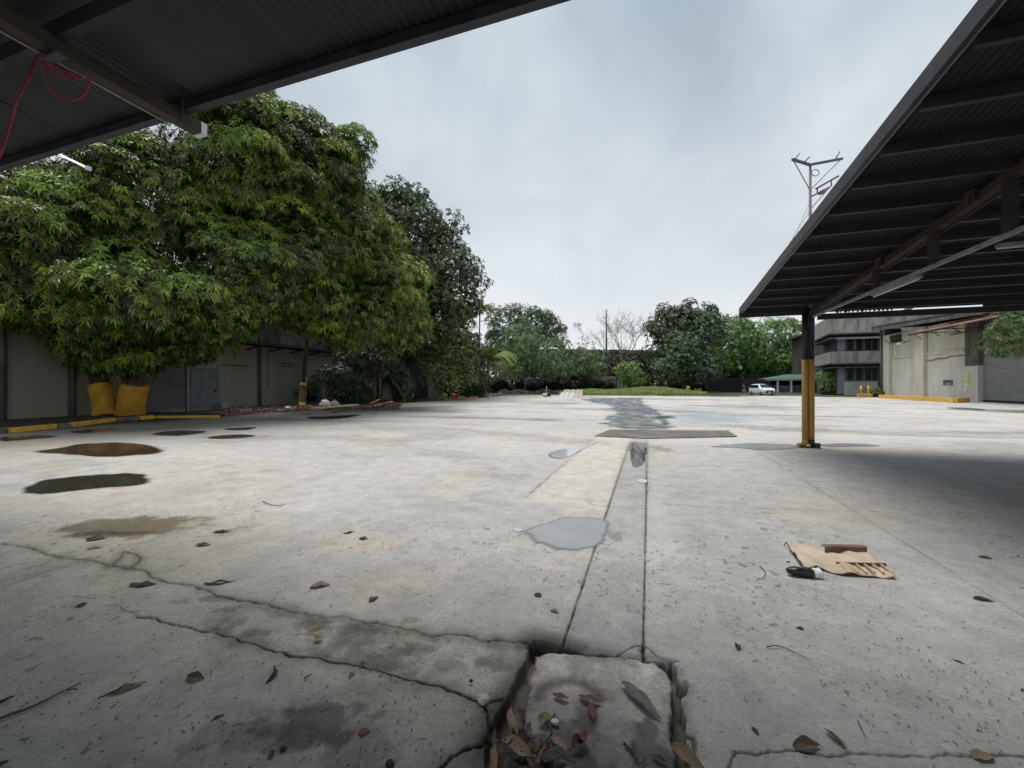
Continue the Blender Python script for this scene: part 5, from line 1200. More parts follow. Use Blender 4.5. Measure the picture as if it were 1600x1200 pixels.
def palm(name, label, base, h, nf, fl, seed, leaf=(.06, .10, .02), leaf2=(.15, .20, .05), r=.18, band=True, lean=0.3):
    rng = np.random.default_rng(seed); R = random.Random(seed)
    t = empty(name, base, label, 'palm')
    top = Vector((base[0] + lean, base[1], h)); m = MB()
    m.tube(smooth([Vector((base[0], base[1], 0)), Vector((base[0] + lean * .3, base[1], h * .5)), top], 5), [r * 1.2] * 3 + [r] * 8, 10, jit=.06, rng=R); m.build('trunk', M['bark_pale'], t)
    if band:
        m = MB(); m.tube([(base[0], base[1], 0.05), (base[0] + lean * .1, base[1], h * .33)], [r * 1.35, r * 1.2], 12); m.build('painted_band', M['yellow_paint'], t)
    for f in range(nf):
        az = f * 2.399 + R.uniform(-.2, .2); el = R.uniform(.35, 1.3); ln = fl * R.uniform(.8, 1.1)
        pts = []; d = Vector((math.cos(az) * math.cos(el), math.sin(az) * math.cos(el), math.sin(el))); p = top.copy()
        for k in range(10): pts.append(p.copy()); p = p + d * ln / 9; d = (d + Vector((0, 0, -.17 - .03 * k))).normalized()
        mb = MB(); mb.tube(pts, [.05 - .0045 * k for k in range(10)], 5, cap=False)
        Vs = [Vector(q) for q in pts]
        side = Vector((-math.sin(az), math.cos(az), 0))
        for k in range(46):
            u = .12 + .88 * k / 46; i = min(8, int(u * 9)); q = Vs[i].lerp(Vs[i + 1], u * 9 - i); tg = (Vs[i + 1] - Vs[i]).normalized()
            ll = fl * .24 * math.sin(PI * min(1, u * .8 + .15)) + .1
            for s in (-1, 1):
                e_ = q + side * s * ll * .75 + tg * ll * .5 - Vector((0, 0, ll * R.uniform(.35, .8)))
                w_ = tg * .035
                mb.add([q - w_, q + w_, (q + e_) / 2 + w_ * 1.2 + Vector((0, 0, ll * .12)), e_], [(0, 1, 2, 3)])
        o = mb.build('frond', M['palm'], t)
    return t
M['palm'] = texmat('palm_leaf', (.12, .18, .04), (.30, .38, .12), scale=.9, rough=.45, width=.3)
b = G(757, 617.2)
palm('coconut_palm', 'small coconut palm with arching fronds and a yellow banded trunk', (b.x, b.y, 0), CAM_H + 62 * (HOR - 566) / FPX, 17, 5.4, 4, r=.22, lean=.9)
b = at3(748, HOR, 90)
palm('coconut_palm', 'tall coconut palm whose drooping crown shows between the dark tree and the lattice tower', (b.x, b.y, 0), CAM_H + 90 * (HOR - 483) / FPX, 14, 4.0, 8, band=False, r=.16)

# undergrowth, grass mound, weeds
rng = np.random.default_rng(50)
def ug(n, pxa, pxb, da, db, hmin, hmax, Ln, Wd, c1, c2, label, name='undergrowth', nl=6, seed=1):
    rng = np.random.default_rng(seed)
    px = rng.uniform(pxa, pxb, n); d = rng.uniform(da, db, n); t = (px - 800) / FPX
    hh = hmin + (hmax - hmin) * vnoise(px * .09, d * .2, seed)
    P = np.stack([d * (FW.x + RT.x * t), d * (FW.y + RT.y * t), rng.uniform(0, 1, n) ** .7 * hh], -1)
    V, F, c = whorls(rng, P, rdirs(rng, n) * .5 + [0, 0, 1], nl, Ln, Wd, .3, c1, c2)
    tag(npmesh(name, V, F, M['leaf'], c), label, None, kind='stuff')
ug(9000, 752, 960, 80, 92, .8, 3.2, .5, .16, (.015, .026, .012), (.055, .08, .035), 'dark tangled undergrowth below the trees at the far end', seed=2)
ug(4500, 990, 1105, 84, 94, .8, 3.0, .5, .18, (.015, .026, .012), (.05, .075, .03), 'dark undergrowth behind the grass mound', seed=3)
ug(1500, 780, 930, 72, 84, .2, .9, .4, .12, (.06, .07, .03), (.13, .14, .06), 'low dry weeds at the far left end of the yard', seed=4)
ug(700, 1285, 1345, 68, 72, .1, .6, .4, .1, (.03, .05, .02), (.08, .11, .04), 'grass strip at the foot of the office block', 'grass', seed=5)
ug(700, 1340, 1400, 54, 58, .1, .4, .3, .06, (.03, .05, .02), (.08, .11, .04), 'weeds by the warehouse kerb', 'grass', seed=6)
ug(4000, 700, 748, 52, 66, .3, 2.2, .4, .14, (.02, .035, .015), (.06, .09, .03), 'bushes and weeds along the left edge near the palm', seed=8)
ug(9000, 560, 1420, 150, 175, 4, 11.5, 1.4, .5, (.022, .036, .018), (.06, .085, .038), 'hazy belt of trees closing the view beyond the viaduct', name='far_treeline', nl=5, seed=9)
ug(8000, 850, 1020, 98, 112, 2, 9.5, .8, .3, (.03, .035, .022), (.08, .08, .05), 'brownish tangle of scrub below the viaduct', seed=10)
def creeper():
    rng = np.random.default_rng(12); n = 5200
    u = rng.uniform(.34, .66, n); z = rng.uniform(zt_v(566), zt_v(545), n); k = fbm(u * 90, z * .8, 3, 4) > .47; u = u[k]; z = z[k]
    P = np.stack([A_v.x + (B_v.x - A_v.x) * u, A_v.y + (B_v.y - A_v.y) * u - 4.9 - rng.uniform(0, .3, len(u)), z], -1)
    V, F, c = whorls(rng, P, np.tile([0, -1, .3], (len(P), 1)) + rdirs(rng, len(P)) * .4, 5, .7, .3, .3, (.06, .075, .04), (.22, .22, .14))
    tag(npmesh('creeper', V, F, M['leaf'], c), 'weeds and creepers growing along the side of the viaduct', kind='stuff')
creeper()
# grass mound: a low swell of earth covered in blades
mc = at3(985, HOR, 70)
def mound_h(x, y):
    u = (x - mc.x) * RT.x + (y - mc.y) * RT.y; v = (x - mc.x) * FW.x + (y - mc.y) * FW.y
    a = np.exp(-((u - 1.0) / 5.5) ** 2 - (v / 5.5) ** 2) * .55 + np.exp(-((u - 5.5) / 5.0) ** 2 - (v / 5) ** 2) * .6 + np.exp(-((u + 7) / 4) ** 2 - (v / 5) ** 2) * .5
    return a - .10 + .35 * (fbm(x * .5, y * .5, 5, 3) - .2) * (a > .1)
gx, gy_ = np.meshgrid(np.linspace(-16, 20, 120), np.linspace(-9, 12, 80))
X = mc.x + RT.x * gx + FW.x * gy_; Y = mc.y + RT.y * gx + FW.y * gy_; Z = mound_h(X, Y)
V = np.stack([X, Y, Z], -1).reshape(-1, 3); i = np.arange(79)[:, None] * 120 + np.arange(119)[None]; F = np.stack([i, i + 1, i + 121, i + 120], -1).reshape(-1, 4)
tag(npmesh('grass_mound', V, F, texmat('turf', (.12, .16, .05), (.2, .26, .09), scale=1.5, rough=1, bump=.6), smooth=True), kind='structure')
n = 30000
u = rng.uniform(-15, 19, n); v = rng.uniform(-8.5, 9, n); X = mc.x + RT.x * u + FW.x * v; Y = mc.y + RT.y * u + FW.y * v; Z = mound_h(X, Y)
k = Z > .0
P = np.stack([X, Y, Z], -1)[k]
V, F, c = whorls(rng, P, rdirs(rng, len(P)) * .3 + [0, 0, 1], 4, .62, .05, .4, (.20, .27, .08), (.42, .50, .18), elev=(.5, 1.4))
tag(npmesh('grass', V, F, M['leaf'], c), 'long bright green grass covering the mound at the far end', kind='stuff')
# leaf litter under the left trees
n = 6500
px = rng.uniform(350, 625, n); py = 634 + rng.normal(0, 3.2, n) + (640 - px) * .022
P = np.array([G(a, max(b_, 627)) for a, b_ in zip(px, py)]); P = P[P[:, 0] > WX + .3]; P[:, 2] = rng.uniform(.01, .12, len(P))
V, F, c = whorls(rng, P, rdirs(rng, len(P)) * .3 + [0, 0, 1], 2, .2, .06, .1, (.05, .032, .018), (.22, .13, .07), elev=(-.1, .4))
tag(npmesh('leaf_litter', V, F, M['leaf'], c), 'brown fallen leaves heaped below the left trees', kind='stuff')

# ------------------------------------------------------------------ things on the ground
def tp(px, py, z=0): return G(px, py, z)
m = MB(); a, b_ = tp(488, 642, .1), tp(560, 636, .1); m.tube(smooth([a, a.lerp(b_, .5) + Vector((.1, .1, .03)), b_], 5), .11, 8, jit=.1, rng=random.Random(2)); tag(m.build('fallen_log', M['wood_pale']), 'pale fallen log lying in the leaf litter right of the white bags', 'log')
for i, (p1, p2, lb) in enumerate((((578, 633), (607, 625), 'upper pale plank of the two leaning by the ivy clump'), ((584, 636), (612, 631), 'lower pale plank of the two lying by the ivy clump'))):
    m = MB(); m.bar(tp(*p1, .12), tp(*p2, .5 - .3 * i), .22, .05); tag(m.build('plank', M['wood_pale'], bevel=.008), lb, 'plank', 'planks by the wall')
for i, (q1, q2) in enumerate((((352, 645), (445, 638)), ((380, 648), (452, 645)), ((520, 646), (590, 641)), ((395, 640), (470, 642)))):
    m = MB(); a, b_ = tp(*q1, .05), tp(*q2, .08); m.tube(smooth([a, a.lerp(b_, .4) + Vector((0, .25, .1)), a.lerp(b_, .7) + Vector((0, -.1, .05)), b_], 5), .035, 6)
    tag(m.build('fallen_branch', M['bark']), ['long thin branch fallen along the wall from the kerb end', 'short dark branch fallen left of the slim mango trunk', 'dark branch fallen nearest the yard right of the bags', 'thin branch pointing at the foot of the slim mango trunk'][i], 'branch')
def lump(name, c, r, mat, label, cat, seed=1, amp=.3, group=None):
    bm = bmesh.new(); bmesh.ops.create_icosphere(bm, subdivisions=4, radius=1); R = np.random.default_rng(seed)
    for v in bm.verts:
        p = np.array(v.co[:]); n_ = float(fbm(np.array([p[0] * 1.7 + seed + p[2]]), np.array([p[1] * 1.7 + p[2] * 1.3]), seed, 4)[0]) - .5
        v.co = v.co * (1 + amp * 2 * n_)
        v.co.z = max(v.co.z, -.55)
    me = bpy.data.meshes.new(name); bm.to_mesh(me); bm.free(); me.materials.append(mat)
    for p in me.polygons: p.use_smooth = True
    o = bpy.data.objects.new(name, me); COL.objects.link(o); o.scale = r; o.location = (c[0], c[1], r[2] * .55 + .003)
    return tag(o, label, cat, group)
def bag(px, py, s, label, seed, mat='plastic_white', grp='white rubbish bags'):
    p = tp(px, py); o = lump('rubbish_bag', (p.x, p.y), (s, s * .8, s * .75), M[mat], label, 'bag', seed, .35, grp)
    k = MB(); z = s * 1.05; k.tube([(p.x, p.y, z * .75), (p.x + .03, p.y, z), (p.x + .08, p.y, z * 1.2)], [s * .3, s * .08, s * .22], 8, jit=.2, rng=random.Random(seed)); k.build('knot', M[mat], o)
bag(508, 636, .42, 'left larger white bag in the leaf litter by the leaning stem', 4); bag(522, 635, .38, 'right white bag lying against the larger bag in the litter', 5)
bag(449, 640, .18, 'small whitish bag left of the slim mango trunk', 6)
p = tp(347, 640)
m = MB(); m.box(p.x - .35, p.y - .3, .0, p.x + .35, p.y + .3, .45); m.box(p.x - .3, p.y - .25, .451, p.x + .3, p.y + .25, .47); tag(m.build('concrete_block', M['concrete_old'], bevel=.03), 'pale block on the ground right of the grey door', 'block')
p = tp(704, 622); lump('red_tarp', (p.x, p.y), (.8, .5, .38), M['red_cloth'], 'crumpled red tarp heap at the foot of the fig tree', 'tarp', 9, .45)
m = MB(); p = tp(731, 621.5); m.bar((p.x - 1.2, p.y, .1), (p.x + 1.2, p.y + .5, .12), .5, .18); tag(m.build('kerb', M['kerb_yellow']), 'far yellow kerb piece between the red tarp and the palm', 'kerb', 'yellow kerb stones round the tree bed')
m = MB(); p = tp(750, 620.5); m.bar((p.x - 1.6, p.y, .12), (p.x + 1.4, p.y + .2, .14), .6, .14); tag(m.build('white_board', M['white_paint']), 'flat white board lying at the foot of the small palm', 'board')
p = tp(852, 620.2); t = empty('bucket_pile', (p.x, p.y, 0), 'small white and black heap of buckets left of the pink white banner', 'bucket')
m = MB(); m.tube([(p.x, p.y, 0), (p.x, p.y, .5)], [.28, .34], 12); m.build('white_bucket', M['white_paint'], t)
m = MB(); m.tube([(p.x + .5, p.y, .1), (p.x + .5, p.y + .1, .6)], [.25, .2], 10); m.build('black_bucket', M['black_rubber'], t)
m = MB(); m.tube([(p.x + .2, p.y - .1, 0), (p.x + .2, p.y - .1, 1.4)], [.06, .06], 8); m.build('post', M['light_steel'], t)
# pink, white and yellow banner sheet draped on a low rail
A_ = G(875, 620.5); B_ = G(906, 620.5); top = .95
t = empty('banner', (A_ + B_) / 2, 'pink white and yellow banner sheet draped low at the far end of the yard', 'banner')
def sheet(u0, u1, v0, v1, mat, nm):
    m = MB(); n = 14; vs = []
    for j in (0, 1, 2, 3):
        for i in range(n + 1):
            u = u0 + (u1 - u0) * i / n; v = v0 + (v1 - v0) * j / 3; p = A_.lerp(B_, u)
            vs.append((p.x + .3 * v + .5 * (1 - v) * (u - .5), p.y + .9 * v + .06 * math.sin(u * 30), .03 + v * top + .04 * math.sin(u * 22 + v * 3)))
    m.add(vs, [(j * (n + 1) + i, j * (n + 1) + i + 1, (j + 1) * (n + 1) + i + 1, (j + 1) * (n + 1) + i) for j in range(3) for i in range(n)], True); return m.build(nm, mat, t)
sheet(0, .68, 0, .62, flat('bw', (.62, .6, .62), .6), 'white_panel'); sheet(.05, .98, .62, 1, flat('by', (.42, .46, .20), .7), 'yellow_panel'); sheet(.68, 1, 0, .62, flat('bp', (.55, .40, .48), .7), 'pink_panel')
# small items on the grass by the gate
p = tp(1062, 613); t = empty('barrier', p, 'small white framed barrier on the grass left of the painted stump', 'barrier'); m = MB()
m.bar((p.x - .4, p.y, .9), (p.x + .4, p.y, .9), .1, .1); m.bar((p.x - .4, p.y, 0), (p.x - .4, p.y, .95), .1, .1); m.bar((p.x + .4, p.y, 0), (p.x + .4, p.y, .95), .1, .1); m.bar((p.x + .4, p.y, .3), (p.x + 2.2, p.y, .3), .1, .15); m.build('frame', M['white_paint'], t)
p = tp(1075, 614); m = MB(); m.tube([(p.x, p.y, 0), (p.x, p.y, .7), (p.x + .1, p.y, 1.4)], [.4, .33, .3], 12, jit=.06, rng=random.Random(1)); tag(m.build('tree_stump', M['yellow_paint']), 'orange yellow painted stump on the grass left of the black gate', 'stump')
p = tp(1091, 614.5); m = MB(); m.box(p.x - .6, p.y, 0, p.x + .6, p.y + .6, .75); m.box(p.x - .65, p.y - .05, .75, p.x + .65, p.y + .65, .83); tag(m.build('concrete_box', M['concrete_pale'], bevel=.02), 'pale grey box on the grass just left of the black gate', 'box')
# yellow double bollard
p = tp(1351, 620.5); t = empty('bollard_guard', p, 'yellow twin post guard on a block before the office block', 'bollard'); m = MB()
m.box(p.x - .75, p.y - .3, 0, p.x + .75, p.y + .3, .45); m.build('base', M['kerb_yellow'], t, bevel=.03)
for s in (-.5, .5): m = MB(); m.tube([(p.x + s * .8, p.y, .4), (p.x + s * .8, p.y, 1.5)], .11, 12); m.build('post', M['kerb_yellow'], t)

# torn flattened carton
def carton():
    c = G(1310, 880); t = empty('cardboard_sheet', c, 'torn flattened brown cardboard carton lying on the right of the yard', 'cardboard')
    out = [(1233, 860), (1240, 853), (1262, 853), (1276, 860), (1290, 864), (1330, 863), (1357, 866), (1378, 888), (1385, 891), (1400, 906), (1370, 904), (1340, 902), (1318, 901), (1300, 897), (1285, 892), (1272, 894), (1258, 893), (1247, 880)]
    P = [Vector(G(a, b)) for a, b in out]
    bm = bmesh.new(); vs = [bm.verts.new(p) for p in P]; f = bm.faces.new(vs)
    bmesh.ops.triangulate(bm, faces=[f]); 
    for _ in range(3): bmesh.ops.subdivide_edges(bm, edges=[e for e in bm.edges if e.calc_length() > .035], cuts=1, use_grid_fill=False); bmesh.ops.triangulate(bm, faces=bm.faces[:])
    lx = G(1245, 880)
    for v in bm.verts:
        u = (v.co - c).dot(RT); w_ = (v.co - c).dot(FW)
        v.co.z = .018 + .012 * math.sin(u * 17) * math.cos(w_ * 13) + .008 * math.sin(u * 40 + w_ * 25) + .04 * math.exp(-((u + .05) / .1) ** 2 - ((w_ + .1) / .08) ** 2) + .03 * math.exp(-((u + .33) / .08) ** 2)
    me = bpy.data.meshes.new('sheet'); bm.to_mesh(me); bm.free(); me.materials.append(M['cardboard'])
    for p in me.polygons: p.use_smooth = True
    o = bpy.data.objects.new('sheet', me); COL.objects.link(o); o.parent = t; o.matrix_parent_inverse = parent_inv(t)
    so_ = o.modifiers.new('s', 'SOLIDIFY'); so_.thickness = .005
    # rolled flap at the back
    a, b_ = G(1289, 866), G(1354, 866); m = MB(); m.bar(a + Vector((0, 0, .045)), b_ + Vector((0, 0, .04)), .012, .055); m.bar(a + Vector((0, .03, .07)), b_ + Vector((0, .03, .066)), .06, .008); m.build('folded_flap', M['cardboard_dark'], t, bevel=.002)
    # notched strip along the front
    a, b_ = G(1307, 889), G(1384, 890); m = MB(); m.bar(a + Vector((0, 0, .045)), b_ + Vector((0, 0, .04)), .012, .03); 
    d = (b_ - a); tow = (G(1325, 901) - G(1309, 889)); tow.z = 0
    m.build('notched_edge', M['cardboard_dark'], t)
    for k in range(6):
        p = a + d * (k + .35) / 6; m = MB(); m.bar(p + Vector((0, 0, .045)), p + tow + Vector((0, 0, .035)), .014, .016); m.build('rib', M['wood_pale'], t)
    m = MB(); m.tube(smooth([G(1225, 856, .02), G(1229, 855, .05), G(1233, 862, .04), G(1242, 873, .03), G(1250, 885, .03), G(1257, 892, .02)]), .004, 6); m.build('tape_strand', M['black_rubber'], t)
carton()
def roll():
    a, b_ = G(1229, 899, .045), G(1270, 903, .04); e = G(1284, 903, .045)
    t = empty('plastic_wrap', a, 'crumpled black plastic roll with a white torn end below the cardboard', 'plastic')
    m = MB(); R = random.Random(3); q = [a.lerp(b_, k / 9) + Vector((0, 0, R.uniform(-.006, .006))) for k in range(10)]
    m.tube(q, [.016, .028, .034, .036, .034, .038, .036, .038, .037, .034], 12, jit=.14, rng=R); m.build('black_roll', M['plastic_black'], t)
    m = MB(); q = [b_.lerp(e, k / 5) for k in range(6)]; m.tube(q, [.034, .04, .03, .042, .034, .02], 10, jit=.3, rng=R); m.build('white_end', M['plastic_white'], t)
roll()

# fallen leaves and twigs, each one a thing
LM = {k: flat('dryleaf_' + k, c, .6, .3) for k, c in dict(brown=(.10, .066, .05), tan=(.24, .17, .115), dark=(.045, .036, .03), red=(.12, .055, .05), grey=(.12, .12, .10), green=(.15, .17, .07), pale=(.42, .36, .20)).items()}
for mm in LM.values():
    t_ = mm.node_tree; b0 = t_.nodes['Principled BSDF']; c0 = b0.inputs['Base Color'].default_value[:3]
    tcn = t_.nodes.new('ShaderNodeTexCoord'); nn = t_.nodes.new('ShaderNodeTexNoise'); nn.inputs['Scale'].default_value = 30; nn.inputs['Detail'].default_value = 4
    L(t_, tcn.outputs['Object'], nn.inputs['Vector']); rr = t_.nodes.new('ShaderNodeValToRGB'); rr.color_ramp.elements[0].position = .35; rr.color_ramp.elements[1].position = .65
    rr.color_ramp.elements[0].color = (*[q * .55 for q in c0], 1); rr.color_ramp.elements[1].color = (*[min(1, q * 1.35) for q in c0], 1); L(t_, nn.outputs['Fac'], rr.inputs[0]); L(t_, rr.outputs[0], b0.inputs['Base Color'])
leafcache = {}
def leafmesh(kind, curl, wr, seed):
    key = (kind, round(curl, 1), round(wr, 2), seed % 4)
    if key in leafcache: return leafcache[key]
    R = random.Random(seed); bm = bmesh.new(); n = 12; rows = []
    for i in range(n + 1):
        u = i / n; w_ = wr * (math.sin(PI * u ** .8) ** .8 if 0 < u < 1 else 0) + .006
        z = curl * .10 * (math.sin(PI * u)) + .025 * math.sin(u * 9 + seed)
        yy = .06 * math.sin(u * 4 + seed)
        lift = w_ * curl * 1.1
        rows.append([bm.verts.new((u - .5, yy - w_, z + lift + .02 * math.sin(u * 14))), bm.verts.new((u - .5, yy - w_ * .45, z + lift * .25)), bm.verts.new((u - .5, yy, z)), bm.verts.new((u - .5, yy + w_ * .45, z + lift * .3)), bm.verts.new((u - .5, yy + w_, z + lift * .9 + .02 * math.cos(u * 12)))])
    for i in range(n):
        for j in range(4): bm.faces.new((rows[i][j], rows[i + 1][j], rows[i + 1][j + 1], rows[i][j + 1])).smooth = True
    # stalk
    s0 = [bm.verts.new((.5, -.008, .01)), bm.verts.new((.5, .008, .01)), bm.verts.new((.66, .03, .02))]; bm.faces.new(s0)
    me = bpy.data.meshes.new('dry_leaf'); bm.to_mesh(me); bm.free(); me.materials.append(LM[kind]); me['mz'] = min(v.co.z for v in me.vertices); leafcache[key] = me; return me
def leaf(px, py, ang, ln, kind, label, curl=.3, wr=.17, z=.003, group=None, tilt=(0, 0), seed=0):
    o = bpy.data.objects.new('fallen_leaf', leafmesh(kind, curl, wr, seed)); COL.objects.link(o)
    p = G(px, py); o.location = (p.x, p.y, z - .002 - o.data['mz'] * ln + math.sin(abs(tilt[0])) * ln * wr * .6 + math.sin(abs(tilt[1])) * ln * .4); o.scale = (ln, ln, ln)
    o.rotation_euler = (tilt[0], tilt[1], YAW + R_(ang)); tag(o, label, 'leaf', group or 'fallen leaves on the concrete')
leaf(1000, 1098, -55, .26, 'grey', 'long grey dry leaf lying slantwise on the right of the broken cover slab', .35, .13, seed=1, z=.012)
leaf(876, 1092, -12, .085, 'red', 'small dark red leaf on the cover slab near its left edge', .3, .22, z=.012, seed=2)
leaf(922, 1096, -22, .12, 'brown', 'reddish brown leaf on the middle of the cover slab', .3, .17, z=.012, seed=3)
leaf(924, 1116, -80, .10, 'red', 'narrow rusty leaf just below the reddish brown leaf on the cover slab', .5, .17, z=.012, seed=1)
leaf(875, 1166, -40, .10, 'tan', 'orange tan leaf standing on the lower left of the cover slab', .4, .2, z=.012, seed=2)
leaf(903, 1168, 30, .08, 'red', 'upper of two crumpled red brown leaves low on the cover slab', .8, .3, z=.012, seed=5, tilt=(.3, 0))
leaf(910, 1162, 100, .08, 'red', 'lower of two crumpled red brown leaves low on the cover slab', .8, .3, z=.016, seed=6, tilt=(0, .3))
leaf(851, 1128, 70, .08, 'green', 'greenish curled leaf on the left edge of the cover slab', .6, .3, z=.014, seed=7)
leaf(1030, 1190, -30, .07, 'dark', 'small black leaf at the bottom right of the cover slab', .4, .18, z=.012, seed=3)
leaf(305, 1060, -5, .11, 'brown', 'crumpled brown leaf alone on the lower left concrete', .6, .22, seed=2)
leaf(422, 1056, 100, .13, 'dark', 'dark strongly curled leaf right of the crumpled brown leaf', 1.3, .09, tilt=(1.0, 0), seed=4)
leaf(500, 917, 12, .15, 'tan', 'tan leaf with dark edge above the broken strip', .5, .2, seed=5)
leaf(584, 937, 60, .09, 'red', 'small reddish leaf above the middle of the broken strip', .4, .25, seed=6)
leaf(569, 1145, 25, .055, 'red', 'tiny dark red round leaf on the lower concrete between stain and pit', .2, .38, seed=7)
leaf(223, 914, 12, .20, 'dark', 'flat dark grey leaf below the branching crack on the left', .1, .2, seed=8)
leaf(342, 911, 14, .22, 'dark', 'long narrow dark leaf right of the branching crack', .25, .10, seed=9)
leaf(195, 1078, 22, .14, 'green', 'greenish leaf on a twig at lower left', .3, .15, seed=10)
leaf(150, 843, 5, .16, 'red', 'dark red leaf at the lower edge of the olive damp patch', .5, .25, seed=11)
leaf(148, 857, 15, .12, 'pale', 'pale curled leaf just below the olive damp patch', .6, .2, seed=12)
leaf(345, 832, 15, .16, 'dark', 'dark brown leaf right of the olive damp patch', .4, .18, seed=13)
leaf(317, 852, 10, .14, 'brown', 'brown leaf right of and below the olive damp patch', .4, .22, seed=14)
leaf(568, 842, -5, .10, 'red', 'dark red scrap on the yellowish stain', .4, .3, seed=15)
leaf(545, 832, 30, .12, 'pale', 'pale scrap on the yellowish stain', .4, .3, seed=16)
leaf(1260, 1168, -8, .12, 'brown', 'brown curled leaf on the crack at lower right', .7, .2, seed=17, tilt=(.2, 0))
leaf(1303, 1157, 100, .10, 'tan', 'tan leaf standing on edge by the crack at lower right', .5, .22, seed=18, tilt=(.7, 0))
leaf(1537, 938, -15, .12, 'dark', 'small dark leaf near the right frame edge', .4, .22, seed=19)
leaf(1535, 1184, 15, .10, 'tan', 'tan leaf at the bottom right corner of the yard', .4, .25, seed=20)
leaf(1075, 1194, -35, .15, 'tan', 'tan twisted leaf at the lower right corner of the pit', .9, .18, seed=21, tilt=(.4, .2))
leaf(1540, 872, -10, .10, 'brown', 'brown leaf beside the long joint at right', .4, .22, seed=22)
leaf(1052, 1150, 80, .16, 'brown', 'brown leaf wedged upright in the right slot of the pit', .5, .12, z=-.06, seed=24, tilt=(.9, 0))
leaf(832, 1050, 65, .14, 'tan', 'pale brown leaf caught at the upper left corner of the cover slab', .5, .12, z=-.02, seed=25, tilt=(.5, 0))
R = random.Random(77)
# heap of dry leaves in the left slot of the pit
kinds = ['dark', 'brown', 'tan', 'dark', 'grey', 'dark', 'brown', 'grey', 'tan']
hp = [(778, 1140, 100), (785, 1160, 80), (790, 1180, 60), (775, 1185, 20), (795, 1195, 130), (810, 1150, 110), (822, 1165, 60), (815, 1185, 20), (835, 1180, 45), (850, 1190, 70), (842, 1160, 75), (800, 1130, 80), (812, 1120, 105), (785, 1205, 10), (810, 1210, 40), (835, 1205, 120), (860, 1200, 30), (770, 1200, 75), (798, 1168, 45), (826, 1145, 95), (806, 1175, 150), (845, 1212, 80), (872, 1208, 15), (790, 1215, 60)]
for i, (a, b_, an) in enumerate(hp):
    leaf(a, b_, an + R.uniform(-15, 15), R.uniform(.09, .17), kinds[i % 9], 'curled dry leaf in the heap filling the left slot of the pit', R.uniform(.4, 1.0), R.uniform(.12, .2), z=-.05 + .012 * (i // 3) * .9, group='dry leaves heaped in the pit', tilt=(R.uniform(-.5, .5), R.uniform(-.3, .3)), seed=i)
for i in range(20):
    a = R.uniform(0, 1600); b_ = 660 + 540 * R.random() ** .8
    if 700 < a < 1100 and b_ > 990: continue
    leaf(a, b_, R.uniform(0, 360), R.uniform(.03, .075), R.choice(['dark', 'brown', 'dark', 'grey', 'dark', 'brown']), 'small dry leaf scattered on the open concrete', R.uniform(.2, .9), R.uniform(.15, .3), group='small leaves scattered over the yard', seed=i)
def twig(pts, r, label, forks=(), mat='bark'):
    m = MB(); P = smooth([G(a, b_, .012) for a, b_ in pts], 5); m.tube(P, [r * (1 - .6 * k / (len(P) - 1)) for k in range(len(P))], 6, jit=.15, rng=random.Random(1))
    for f in forks: m.tube(smooth([G(a, b_, .014) for a, b_ in f], 3), r * .5, 5)
    tag(m.build('twig', M[mat]), label, 'twig', 'twigs on the concrete')
twig([(-10, 1130), (20, 1119), (45, 1110), (75, 1096), (98, 1084), (127, 1070)], .007, 'long curved black twig at the lower left corner', [[(104, 1083), (113, 1081), (121, 1081)]])
twig([(-5, 1103), (8, 1097), (18, 1092)], .009, 'short stub of twig cut by the left frame edge', [[(12, 1095), (22, 1092)]])
twig([(152, 1095), (165, 1090), (180, 1083), (195, 1076), (210, 1072), (229, 1069)], .004, 'slim twig carrying the greenish leaf', [[(185, 1080), (193, 1074), (199, 1071)]])
twig([(-5, 1200), (6, 1196), (13, 1193)], .01, 'dark stub of twig at the bottom left corner')
twig([(1198, 1014), (1212, 1012), (1228, 1016), (1245, 1024), (1265, 1034)], .0035, 'thin arched stem on the open concrete right of the drain')
twig([(1187, 887), (1193, 892), (1196, 899), (1191, 906)], .004, 'small hooked twig left of the black plastic roll')
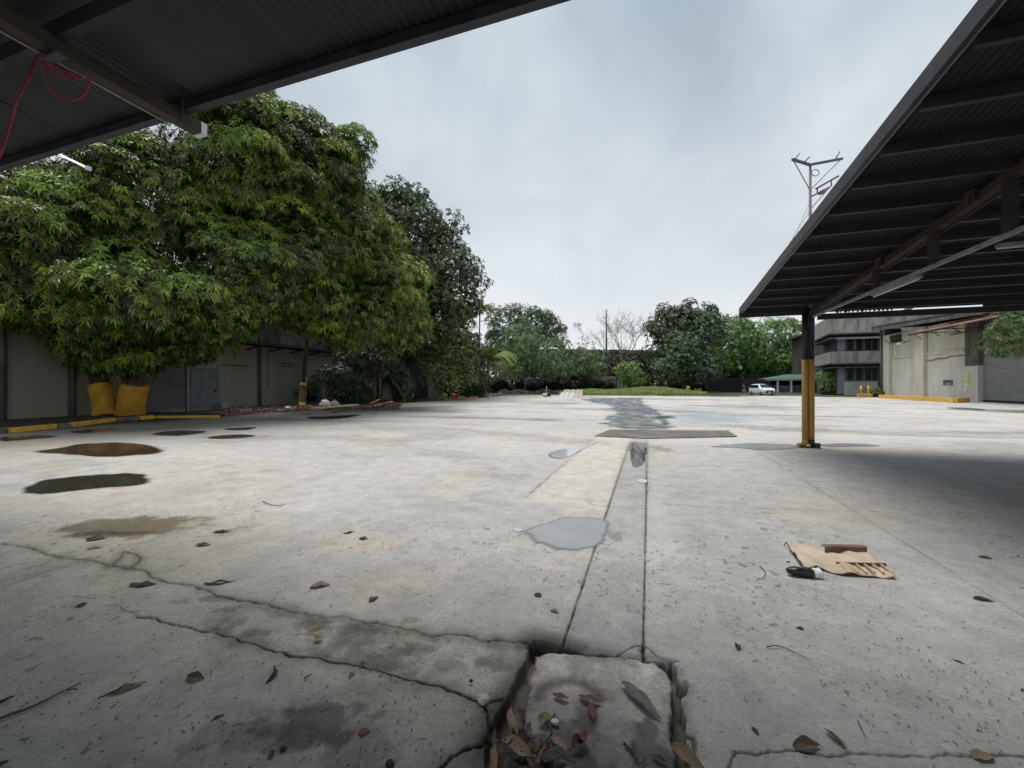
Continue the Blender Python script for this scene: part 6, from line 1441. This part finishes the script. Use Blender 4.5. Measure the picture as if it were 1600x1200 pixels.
twig([(975, 1166), (985, 1176), (995, 1190), (1000, 1200)], .007, 'forked black twig on the lower right of the cover slab', [[(986, 1178), (990, 1170), (989, 1163)], [(1000, 1200), (1008, 1190)]])
twig([(866, 1120), (860, 1135), (862, 1150), (850, 1165), (838, 1180)], .006, 'bent brown twig on the left of the cover slab')
twig([(855, 1196), (866, 1180), (880, 1172), (893, 1178)], .005, 'curved black stem at the bottom of the cover slab')
twig([(410, 785), (425, 790), (440, 791), (447, 788)], .005, 'thin twig on the pale concrete beyond the olive patch')
twig([(476, 1063), (482, 1059), (488, 1057)], .005, 'tiny straight twig right of the dark curled leaf')
twig([(1340, 1130), (1346, 1142), (1352, 1155)], .003, 'thin crooked stem near the tan leaf at lower right')
# stones
def stone(px, py, r, mat, label, seed):
    p = G(px, py); lump('stone', (p.x, p.y), (r, r * .85, r * .7), mat, label, 'stone', seed, .35, 'stones and crumbs on the concrete')
stone(497, 996, .028, LM['pale'], 'yellowish white fruit husk on the broken strip', 3)
stone(867, 1131, .018, M['plastic_white'], 'small pale pebble on the cover slab beside the bent twig', 5)
stone(443, 1173, .014, M['black_rubber'], 'black pebble in the dark stain at the bottom', 6)
stone(736, 1066, .011, M['black_rubber'], 'black pebble beside the crack left of the pit', 7)
stone(610, 1198, .02, M['black_rubber'], 'dark clod at the bottom edge left of the pit', 8)
stone(755, 1097, .03, M['concrete_pale'], 'loose concrete chip in the crack junction left of the pit', 9)
# crumbs and grit too many to count
n = 1500
px = rng.uniform(-50, 1650, n); py = 640 + 560 * rng.uniform(0, 1, n) ** .75
P = np.array([G(a, b_) for a, b_ in zip(px, py)]); P = P[(fbm(P[:, 0] * .9, P[:, 1] * .9, 3, 3) > .47)]; P[:, 2] = .004
V, F, c = whorls(rng, P, rdirs(rng, len(P)) * .3 + [0, 0, 1], 1, .016, .009, 0, (.04, .036, .03), (.15, .13, .10), elev=(.0, .3))
tag(npmesh('debris', V, F, M['leaf'], c), 'dark crumbs and grit strewn over the concrete', kind='stuff')
